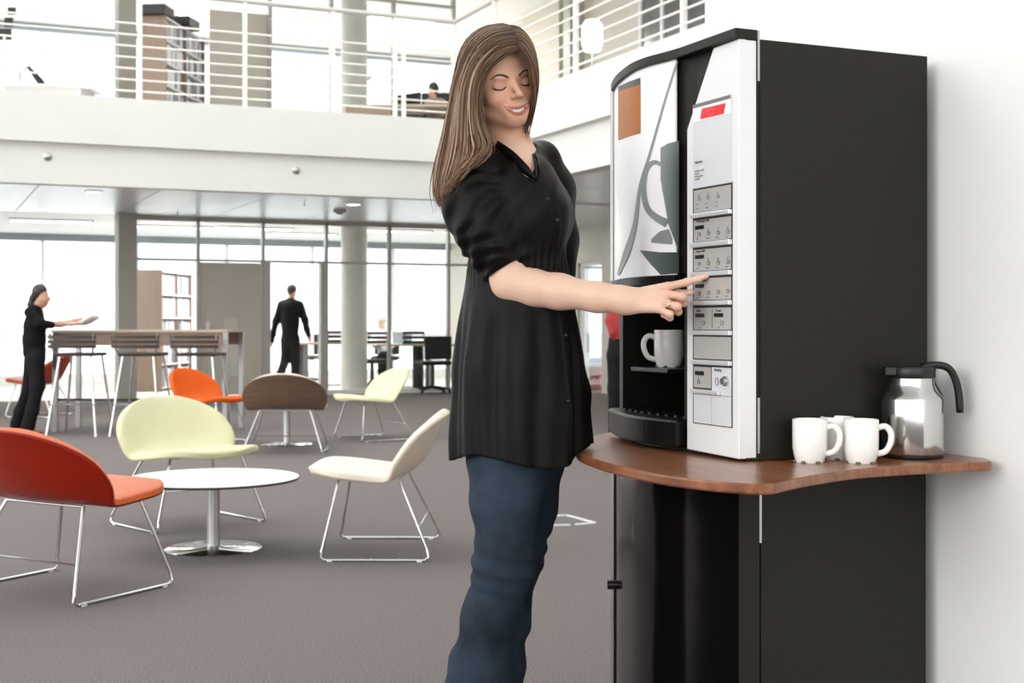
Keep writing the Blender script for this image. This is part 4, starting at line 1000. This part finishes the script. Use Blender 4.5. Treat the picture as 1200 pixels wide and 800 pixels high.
CUF = PX(594, 309, 2.955); CDIR = (ELB-SHR)/np.linalg.norm(ELB-SHR); CDIR = np.array(PX(602, 322, 2.955)-PX(583, 290, 2.955)); CDIR /= np.linalg.norm(CDIR)
SLV = [PX(557, 213, 2.975), PX(556, 238, 2.965), PX(566, 266, 2.955), PX(580, 289, 2.955), CUF]; SLR = [.058, .066, .064, .056, .046]
PLK = catmull([PX(628, 210, 2.96), PX(645, 240, 2.945), PX(655, 262, 2.94), PX(656, 300, 2.96), PX(661, 380, 2.965), PX(666, 460, 2.96), PX(668, 540, 2.955)], 16)
NKP = [PX(597, 120, 3.03), PX(599.5, 168, 3.052), PX(611, 187, 2.985), PX(620, 199, 2.95), PX(628, 211, 2.925)]; NKR = [.050, .0505, .030, .017, .005]
Z_ = lambda py: zat(py, 3.06)
def shirt_sdf(P):
    x, y, z = P[:, 0], P[:, 1], P[:, 2]
    t = torso(P)
    t = smin(t, ell(P, PX(630, 252, 3.00), (.062, .060, .062)), .05); t = smin(t, ell(P, PX(646, 252, 3.12), (.050, .060, .060)), .05)
    t = smin(t, chain(P, [PX(566, 203, 2.99), PX(600, 184, 3.08), PX(632, 193, 3.19)], [.045, .043, .045], .03), .03)
    # drape: gathers at the waist, long soft folds in the skirt of the shirt
    an = np.arctan2(y-3.06, x-np.interp(z, zsm, sxc))
    wst = np.exp(-((z-Z_(312))/.035)**2); t = t+.0022*wst*np.sin(an*46+6*wn(P, 18))
    lo = sstep(-z, -Z_(330), -Z_(430)); t = t+lo*(.0062*np.sin(an*9+2.6*wn(P, 6)+1.2)+.0030*np.sin(an*19+3*wn(P, 8))+.0022*wn(P, 26, 1))
    t = t+(1-lo)*.0022*wn(P, 30, 2)+.003*sstep(z, Z_(300), Z_(240))*np.sin((z*1.0-x*1.6)*60+3*wn(P, 12))*sstep(-y, -3.06, -2.96)*.6
    # sleeve, puffed with diagonal folds
    s = chain(P, SLV, SLR, .03); ax = (P-SLV[0]) @ CDIR
    s = s+.0034*np.sin(ax*70+(x-z)*55+7*wn(P, 16))*sstep(ax, -.05, .03)+.0026*wn(P, 42)+.0018*np.sin(ax*160+5*wn(P, 22))*sstep(ax, .03, .09)
    s = np.maximum(s, (P-CUF) @ CDIR-.004)
    cf = np.abs((P-CUF+CDIR*.012) @ CDIR)-.013; r_ = np.linalg.norm(P-CUF-((P-CUF) @ CDIR)[:, None]*CDIR, axis=1)-.0475; s = smin(s, np.maximum(cf, r_), .003)
    l = chain(P, [PX(632, 193, 3.20), PX(645, 225, 3.245), PX(650, 285, 3.245), PX(652, 330, 3.24)], [.056, .056, .052, .046], .03)+.003*wn(P, 40)
    d = smin(smin(t, s, .016), l, .02)
    dp = chain(P, PLK, [.011]*len(PLK), .004); d = smin(d, np.maximum(dp, d-.0022), .0015)                        # button placket
    # far front tail lying on the counter edge
    tl = chain(P, [PX(664, 400, 3.09), PX(672, 460, 3.10), PX(680, 550, 3.105)], [.028, .034, .038], .03); d = smin(d, tl, .03)
    hp = np.array([528, 533, 545, 556, 575, 600, 625, 645, 656, 668, 676, 690, 705]); hy = np.array([540, 539, 531, 528.5, 531, 536, 541.5, 544, 543.5, 541, 530, 523, 521])
    pxx = 600+F*x/y; d = np.maximum(d, zat(np.interp(pxx, hp, hy), 3.03)-z)
    nk = chain(P, NKP, NKR, .02); base = d
    d = smax(d, -nk, .003)
    return d
shirt = sdf_obj('shirt', shirt_sdf, (PX(500, 0, 3.0)[0], 2.80, Z_(556)), (PX(712, 0, 3.1)[0], 3.36, Z_(140)), .0029, 'shirt_black', woman, WB)
def surf(px, py, fn, D0=2.80, D1=3.10):                # depth of a surface along a pixel's ray
    Ds = np.linspace(D0, D1, 600); d = fn(np.array([PX(px, py, D) for D in Ds])); i = np.argmax(d < 0); return Ds[i] if (d < 0).any() else D1
cl = catmull([(628, 211, 2.925), (616, 205, 2.935), (605, 198, 2.952), (594, 188, 2.98), (581, 179, 3.008), (574, 170, 3.075), (585, 162, 3.125), (600, 160, 3.145), (614, 166, 3.12), (622, 180, 3.06), (628, 196, 2.99), (628, 211, 2.928)], 60)
ch = catmull([(627, 208.5, 2.918), (620, 196, 2.93), (611, 186, 2.948), (600, 176, 2.968), (587, 167, 2.995), (577, 160, 3.065), (586, 154, 3.115), (600, 151.5, 3.135), (611, 155.5, 3.115), (619, 168, 3.06), (627.5, 190, 2.98), (629, 208, 2.918)], 60)
R = [[PX(*a), PX(*((a+b)/2))+np.array((0, -.002, 0)), PX(*b)] for a, b in zip(cl, ch)]
cob = mb_obj(MB().grid(R), 'collar', 'shirt_black', shirt, WB, 180); md = cob.modifiers.new('s', 'SOLIDIFY'); md.thickness = .004; md.offset = 0
for px, py in ((642, 233), (653, 258), (659, 340), (663, 393), (666, 470)):
    D = surf(px, py, shirt_sdf); c0 = PX(px, py, D); mb_obj(MB().ball(c0, (.0045, .003, .0045), 10, 6), 'button', 'plastic_black', shirt, WB)
# ---- jeans
def jeans_sdf(P):
    x, y, z = P[:, 0], P[:, 1], P[:, 2]
    n = chain(P, [PX(594, 548, 3.01), PX(592, 585, 3.0), PX(593, 640, 2.985), PX(590, 662, 2.985), PX(576, 720, 3.005), PX(560, 790, 3.03), PX(548, 870, 3.06), PX(541, 912, 3.07)], [.082, .073, .0635, .0625, .062, .066, .074, .080], .03)
    f = chain(P, [PX(618, 548, 3.13), PX(616, 590, 3.13), PX(602, 655, 3.13), PX(590, 720, 3.15), PX(580, 790, 3.17), PX(570, 870, 3.19), PX(565, 908, 3.20)], [.082, .072, .062, .060, .064, .072, .077], .03)
    d = smin(n, f, .018)
    d = smin(d, ell(P, PX(603, 530, 3.07), (.105, .125, .085)), .05)
    kn = np.exp(-((z-zat(655, 3.0))/.055)**2)
    d = d+kn*.0030*np.sin(z*150+x*40+4*wn(P, 14))+.003*wn(P, 24, .5)+.0035*sstep(-z, -zat(690, 3), -zat(800, 3))*np.sin(z*60+x*70+3*wn(P, 9))
    return np.maximum(d, .035-z)
sdf_obj('jeans', jeans_sdf, (PX(505, 0, 3.0)[0], 2.86, .02), (PX(668, 0, 3.0)[0], 3.32, Z_(470)), .0042, 'denim', woman, WB)
for (px, D, dx) in ((541, 3.07, .03), (565, 3.20, .05)):
    c0 = PX(px, 0, D); f_ = lambda P, c0=c0: np.maximum(smin(smin(ell(P, (c0[0]+.02, D, .045), (.085, .042, .05)), ell(P, (c0[0]+.12, D-.01, .03), (.085, .042, .032)), .04), ell(P, (c0[0]-.02, D, .05), (.04, .036, .06)), .02), .001-P[:, 2])
    sdf_obj('shoe', f_, (c0[0]-.12, D-.07, -.01), (c0[0]+.24, D+.07, .13), .005, 'plastic_black', woman, WB)
# ---- hair
def hair_mat():
    m = mat('hair_brown', '6b4f3e', .42, spec=.25); nt = m.node_tree; b = nt.nodes['Principled BSDF']
    a = nt.nodes.new('ShaderNodeVertexColor'); a.layer_name = 'tint'; nt.links.new(a.outputs[0], b.inputs['Base Color'])
    b.inputs['Anisotropic'].default_value = .6; M['hair_brown'] = m
hair_mat()
def hair_sdf(P):
    p = hl(P)
    d = ell(p, (0, -.006, .045), (.0725, .0785, .0820))
    face = ell(p, (.0, -.085, -.04), (.064, .075, .090)); face = np.minimum(face, ell(p, (.010, -.085, .022), (.044, .05, .044)))
    d = smax(d, -face, .012)
    m_ = chain(P, [PX(566, 70, 3.04), PX(553, 110, 3.04), PX(546, 150, 3.04), PX(541, 185, 3.02), PX(531, 215, 3.03)], [.042, .044, .042, .034, .012], .03)
    d = smin(d, m_, .03)
    d = smax(d, -cone(P, hw((0, -.02, -.04)), hw((0, -.12, -.06)), .066, .066), .010)
    return d
def htint(v): return np.tile(np.array(lin('4a3529')[:3]), (len(v), 1))
hm = sdf_obj('hair', hair_sdf, (PX(505, 0, 2.9)[0], 2.80, Z_(252)), (PX(640, 0, 3.1)[0], 3.22, Z_(18)), .004, 'hair_brown', woman, WB, htint)
rng = np.random.RandomState(3)
def strands(guides, n, r, name, cols, jit=.0035, npt=22, seed=1, short=.86):
    rg = np.random.RandomState(seed); G = np.array([catmull([PX(*p) for p in g], npt) for g in guides]); K = len(G)
    V = []; Fq = []; T = []
    for i in range(n):
        u = rg.rand()*(K-1); k = min(int(u), K-2); w = u-k; w = w*w*(3-2*w)*.3+w*.7
        c = G[k]*(1-w)+G[k+1]*w; ph = rg.rand(3)*6.28; tt = np.linspace(0, 1, npt)[:, None]
        off_ = (rg.randn(3)*jit)*(0.35+tt)+.0022*np.sin(tt*rg.uniform(3, 8)+ph)*tt
        c = c+off_+np.array((0, -1, 0))*rg.rand()*.004
        L = rg.uniform(short, 1.0); c = np.array([np.interp(np.linspace(0, L, npt), np.linspace(0, 1, npt), c[:, q]) for q in range(3)]).T
        rr = r*rg.uniform(.6, 1.25)*np.minimum(1, np.minimum(.5+tt[:, 0]*6, .18+(1-tt[:, 0])*3.0))
        tn = np.gradient(c, axis=0); tn /= np.linalg.norm(tn, axis=1)[:, None]
        s1 = np.cross(tn, (0, 1, 0)); s1 /= np.linalg.norm(s1, axis=1)[:, None]+1e-9; s2 = np.cross(tn, s1); b0 = len(V)*0
        ring = np.stack([c+s1*rr[:, None], c-s2*rr[:, None]*.7, c-s1*rr[:, None], c+s2*rr[:, None]*.7], 1).reshape(-1, 3)
        base = i*npt*4; V.append(ring); j = np.arange(npt-1)[:, None]*4; 
        for q in range(4): Fq.append(np.concatenate([base+j+q, base+j+(q+1) % 4, base+j+4+(q+1) % 4, base+j+4+q], 1))
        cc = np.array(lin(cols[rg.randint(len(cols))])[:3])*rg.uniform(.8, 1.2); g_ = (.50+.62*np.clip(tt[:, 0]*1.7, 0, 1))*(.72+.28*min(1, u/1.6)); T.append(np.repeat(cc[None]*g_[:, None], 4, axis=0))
    o = np_obj(name, np.concatenate(V), np.concatenate(Fq), 'hair_brown', woman, WB, tint=np.concatenate(T)); o['kind'] = 'stuff'; return o
HC = ['74563f', '876a52', '9a8068', '614630', 'ac967f', '563c2a']
# guides run from the parting down: by the face ... to the back of the head
near = [
 [(607, 59, 2.925), (594, 63, 2.912), (575, 78, 2.92), (564, 97, 2.925), (561, 120, 2.925), (565, 145, 2.925), (574, 166, 2.92), (574, 178, 2.90), (560, 188, 2.895)],
 [(606, 52, 2.932), (588, 56, 2.912), (567, 74, 2.905), (556, 100, 2.905), (554, 130, 2.91), (557, 155, 2.915), (562, 175, 2.90), (552, 190, 2.89), (538, 203, 2.895)],
 [(604, 44, 2.950), (582, 48, 2.922), (559, 67, 2.905), (547, 98, 2.905), (544, 132, 2.915), (543, 162, 2.92), (540, 188, 2.905), (530, 212, 2.905), (523, 230, 2.92)],
 [(600, 36, 2.975), (576, 40, 2.935), (554, 58, 2.915), (541, 90, 2.92), (535, 122, 2.945), (531, 158, 2.95), (525, 190, 2.94), (519, 220, 2.94), (521, 242, 2.95)],
 [(595, 30, 3.00), (570, 34, 2.965), (548, 54, 2.955), (537, 88, 2.96), (529, 124, 2.99), (522, 160, 2.985), (515, 192, 2.98), (512, 220, 2.975), (518, 246, 2.98)],
 [(588, 28.5, 3.03), (565, 34, 3.02), (545, 54, 3.02), (536, 90, 3.02), (531, 126, 3.05), (524, 160, 3.04), (517, 190, 3.03), (513, 218, 3.02), (518, 240, 3.01)]]
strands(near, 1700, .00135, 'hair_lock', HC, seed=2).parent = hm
far = [
 [(607, 59, 2.925), (614, 65, 2.92), (620.5, 79, 2.92), (622.6, 95, 2.925), (624.6, 110, 2.95), (622, 130, 2.99), (618, 150, 3.01), (617, 164, 3.01)],
 [(605.5, 50, 2.935), (614, 54, 2.94), (624, 72, 2.955), (628, 92, 2.98), (628, 110, 3.005), (623, 132, 3.02), (617, 152, 3.03), (613, 166, 3.03)],
 [(602, 39, 2.97), (614, 43, 2.985), (625, 60, 3.01), (629.5, 84, 3.03), (627, 112, 3.04), (619, 136, 3.05), (611, 154, 3.05), (606, 166, 3.06)],
 [(595, 30, 3.02), (610, 34, 3.04), (624, 53, 3.06), (629, 82, 3.07), (625, 112, 3.07), (614, 136, 3.07), (606, 154, 3.07), (602, 166, 3.07)]]
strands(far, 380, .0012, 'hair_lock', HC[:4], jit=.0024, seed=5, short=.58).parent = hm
# ================================================================ people further away
def figure(label, D, base_px, h, skin, top, legs, hair, shoes=None, topm='black_cloth', legm='black_trousers', hairm='hair_dark', floor=0.0, extra=None):
    b = np.array(atD(base_px, D, floor)); s = D/F
    def conv(part):
        segs = []
        for pts in part:
            P_ = [PX(q[0], q[1], D+(q[3] if len(q) > 3 else 0)) for q in pts]; segs.append((P_, [q[2]*s for q in pts]))
        return segs
    def field(segs, k):
        def f(P):
            d = None
            for P_, R_ in segs:
                e = chain(P, P_, R_, k) if len(P_) > 1 else np.sqrt(((P-P_[0])**2).sum(1))-R_[0]
                d = e if d is None else smin(d, e, k)
            return d
        return f
    def mk(name, part, m, parent, k=.04):
        segs = conv(part); A = np.array([p for P_, _ in segs for p in P_]); mr = max(r for _, R_ in segs for r in R_)+.03
        f = field(segs, k); lo, hi = A.min(0)-mr, A.max(0)+mr; lo[2] = max(lo[2], floor-.02) if name == 'shoes' else lo[2]
        g = (lambda P: np.maximum(f(P), floor+.002-P[:, 2])); return sdf_obj(name, g, lo, hi, h, m, parent, b)
    o = mk('person', skin, 'skin_far', None, .03); tag(o, label, 'person')
    mk('top', top, topm, o); mk('trousers', legs, legm, o)
    if hair: mk('hair', hair, hairm, o, .03)
    for sh in (shoes or []): mk('shoe', [sh], 'shoe_brown' if shoes and topm == 'black_cloth' and D < 15 else 'plastic_black', o, .02)
    return o
# woman reading at the bar table
figure('woman in black with a ponytail reading papers beside the bar table', 13.0, 38, .009,
  [[(49, 345, 7.2), (50.5, 352, 6.2), (51, 357, 3.6)], [(44, 356, 4.0), (42, 366, 4.4)], [(52, 349, 2), (58.8, 349.5, 1.1)], [(46, 378, 3.6), (55, 381, 3.4), (70, 380, 3.0), (84, 379, 2.4), (94, 378, 2.6, -.05), (99, 376, 1.6, -.05)], [(48, 380, 3.2, .3), (70, 379, 2.8, .25), (86, 376, 2.2, .1), (96, 373, 1.6, .02)], [(40, 372, 8), (40, 395, 8)]],
  [[(40, 366, 8.5), (41, 382, 12.0), (40, 398, 12.2), (40, 412, 12.8)], [(35, 366, 6.5, -.15), (46, 379, 5.4, -.17), (60, 380.5, 4.4, -.1)], [(44, 367, 6.5, .2), (48, 379, 5.4, .28)], [(43, 361, 5.2), (42, 366, 6)]],
  [[(41, 410, 12.5), (41, 420, 11.8)], [(42, 420, 9.8, -.06), (44, 452, 8.0, -.08), (38, 480, 7.0, -.1), (33, 499, 8.0, -.1)], [(38, 420, 9.5, .1), (34, 455, 7.6, .12), (24, 482, 6.8, .14), (19, 497, 7.2, .15)]],
  [[(46.5, 341, 8.6)], [(44, 346, 6.8), (39, 349, 3.8), (36, 357, 3.4), (36, 366, 1.6)]],
  [[(32, 505.5, 3.2, -.1), (47, 506.8, 2.4, -.12)], [(16, 502.2, 3.0, .15), (28, 503.4, 2.2, .13)]])
p = thing('paper_sheets', 'white sheets of paper held by the woman at the bar table', 'papers', atD(98, 12.9, zat(381, 12.9)), heading(1, 0))
for k in range(3):
    R = [[Vector((x, y-.02*k, .012*k+.55*max(0, x)+.2*x*x)) for y in (-.13, .12)] for x in np.linspace(-.12, .13, 6)]
    o = MB().grid(R).build('sheet', 'paper', p); md = o.modifiers.new('s', 'SOLIDIFY'); md.thickness = .002
# man walking away
figure('man in dark clothes walking away behind the glass partition', 21.5, 340, .013,
  [[(342.2, 339.5, 4.8), (342.8, 344, 4.0)], [(342.5, 345, 3.2), (341, 351, 3.6)], [(319, 392, 2.0), (318, 401, 1.9), (318, 405, 1.6)], [(360, 389, 2.0), (362.5, 396, 1.9), (363, 399.5, 1.5)], [(340, 362, 5), (340, 385, 5)]],
  [[(334, 357.5, 6.0), (347, 357.5, 6.0)], [(340, 360, 10.5), (340, 378, 10.2), (340, 393, 9.6)], [(330, 357, 4.8), (323.5, 376, 3.9), (320, 391, 3.1), (318.8, 400, 2.6)], [(351.5, 357.5, 4.8), (357.5, 375, 3.9), (359.5, 386, 3.2), (362, 394, 2.6)], [(341, 351.5, 4.0), (341, 354, 5)]],
  [[(340, 392, 9.2), (340, 398, 9.2)], [(335.5, 398, 6.6), (335, 420, 5.4), (329, 437, 4.6, .2), (325, 450, 4.4, .25)], [(345, 398, 6.6), (346, 422, 5.4), (346, 452, 4.8)]],
  [[(342, 338, 5.6)], [(341.5, 341, 5.2), (341.5, 343.5, 4.2)]],
  [[(346, 454.5, 2.4), (347, 455, 2.2, .2)], [(325, 453, 2.4, .25), (327, 453.5, 2.2, .4)]])
# man seated at the white desk
figure('grey haired man in a white shirt sitting behind the far desk', 23.1, 449, .016,
  [[(447, 377, 4.6), (446.5, 381, 3.8)], [(448.5, 383, 3.2), (449, 388, 3.4)], [(437, 404, 2.2, -.35), (445, 405.5, 2.0, -.4)], [(450, 392, 5), (450, 404, 5)]],
  [[(444, 392, 5.4), (455, 392, 5.4)], [(450, 394, 8.6), (450.5, 406, 8.4), (451, 418, 8.6)], [(442, 391, 4.2), (438, 402, 3.4, -.1), (439, 405, 2.8, -.3)], [(457, 391, 4.2), (460, 403, 3.4, -.1), (457, 406, 2.8, -.3)]],
  [[(451, 418, 8.4), (448, 420, 6.2, -.35), (448, 434, 5, -.4), (448, 449, 4.2, -.4)], [(454, 420, 6.2, -.35), (455, 434, 5, -.4), (455, 449, 4.2, -.4)]],
  [[(447.8, 375.2, 5.1)]], None, 'white_cloth', 'black_trousers', 'hair_grey')
office_chair('black office chair under the seated man in the white shirt', atD(452, 23.35), a0+math.pi)
# person in red by the machine
figure('person in a red top and black trousers half hidden by the machine', 12.6, 732, .012,
  [[(733, 326, 8.5), (733, 333, 7)], [(732, 338, 5.5), (732, 346, 6)], [(748, 386, 4), (748, 404, 3.4)], [(732, 352, 8), (732, 380, 8)]],
  [[(722, 355, 8.5), (742, 355, 8.5)], [(731, 360, 16), (731, 380, 16.5), (731, 397, 17)], [(720, 354, 7.4), (716, 376, 6, -.05), (718, 390, 5, -.1)], [(745, 355, 7.4), (749, 380, 5.6)]],
  [[(730, 400, 17), (730, 412, 18)], [(723.5, 418, 12.5), (722, 455, 9.5), (721, 505, 8)], [(737, 418, 12.5), (737, 455, 9.5), (737, 505, 8)]],
  [[(733.5, 323, 9.6)], [(738, 330, 6), (739, 345, 4)]], [[(720, 508.5, 3.4), (714, 509, 2.8, -.1)], [(737, 508.5, 3.4), (733, 509, 2.8, -.1)]], 'red_cloth')
# person seated upstairs
figure('dark haired person in a patterned shirt sitting upstairs behind the railing', 18.7, 508, .013,
  [[(507, 105, 5.0), (506, 110, 4.2)], [(508, 112, 3.4), (509, 117, 3.6)], [(496, 128, 2.4, -.35), (488, 129, 2.0, -.4)], [(510, 122, 6), (510, 134, 6)]],
  [[(504, 121, 5.4), (516, 121, 5.4)], [(510, 124, 9.2), (510, 140, 9.0), (510, 152, 9.2)], [(503, 120, 4.6), (498, 130, 3.4, -.2), (495, 129, 2.8, -.34)], [(518, 120, 4.4), (521, 133, 3.4)]],
  [[(510, 152, 9), (500, 155, 6.5, -.3), (499, 170, 5.2, -.35), (499, 186, 4.4, -.35)], [(514, 155, 6.5, -.3), (513, 170, 5.2, -.35), (513, 186, 4.4, -.35)]],
  [[(508, 102, 5.8)], [(510, 106, 4.8)]], None, 'pattern_cloth', 'black_trousers', 'hair_dark', floor=ZUF)
office_chair('black office chair under the person sitting upstairs', atD(511, 18.95), a0+math.pi, ZUF)
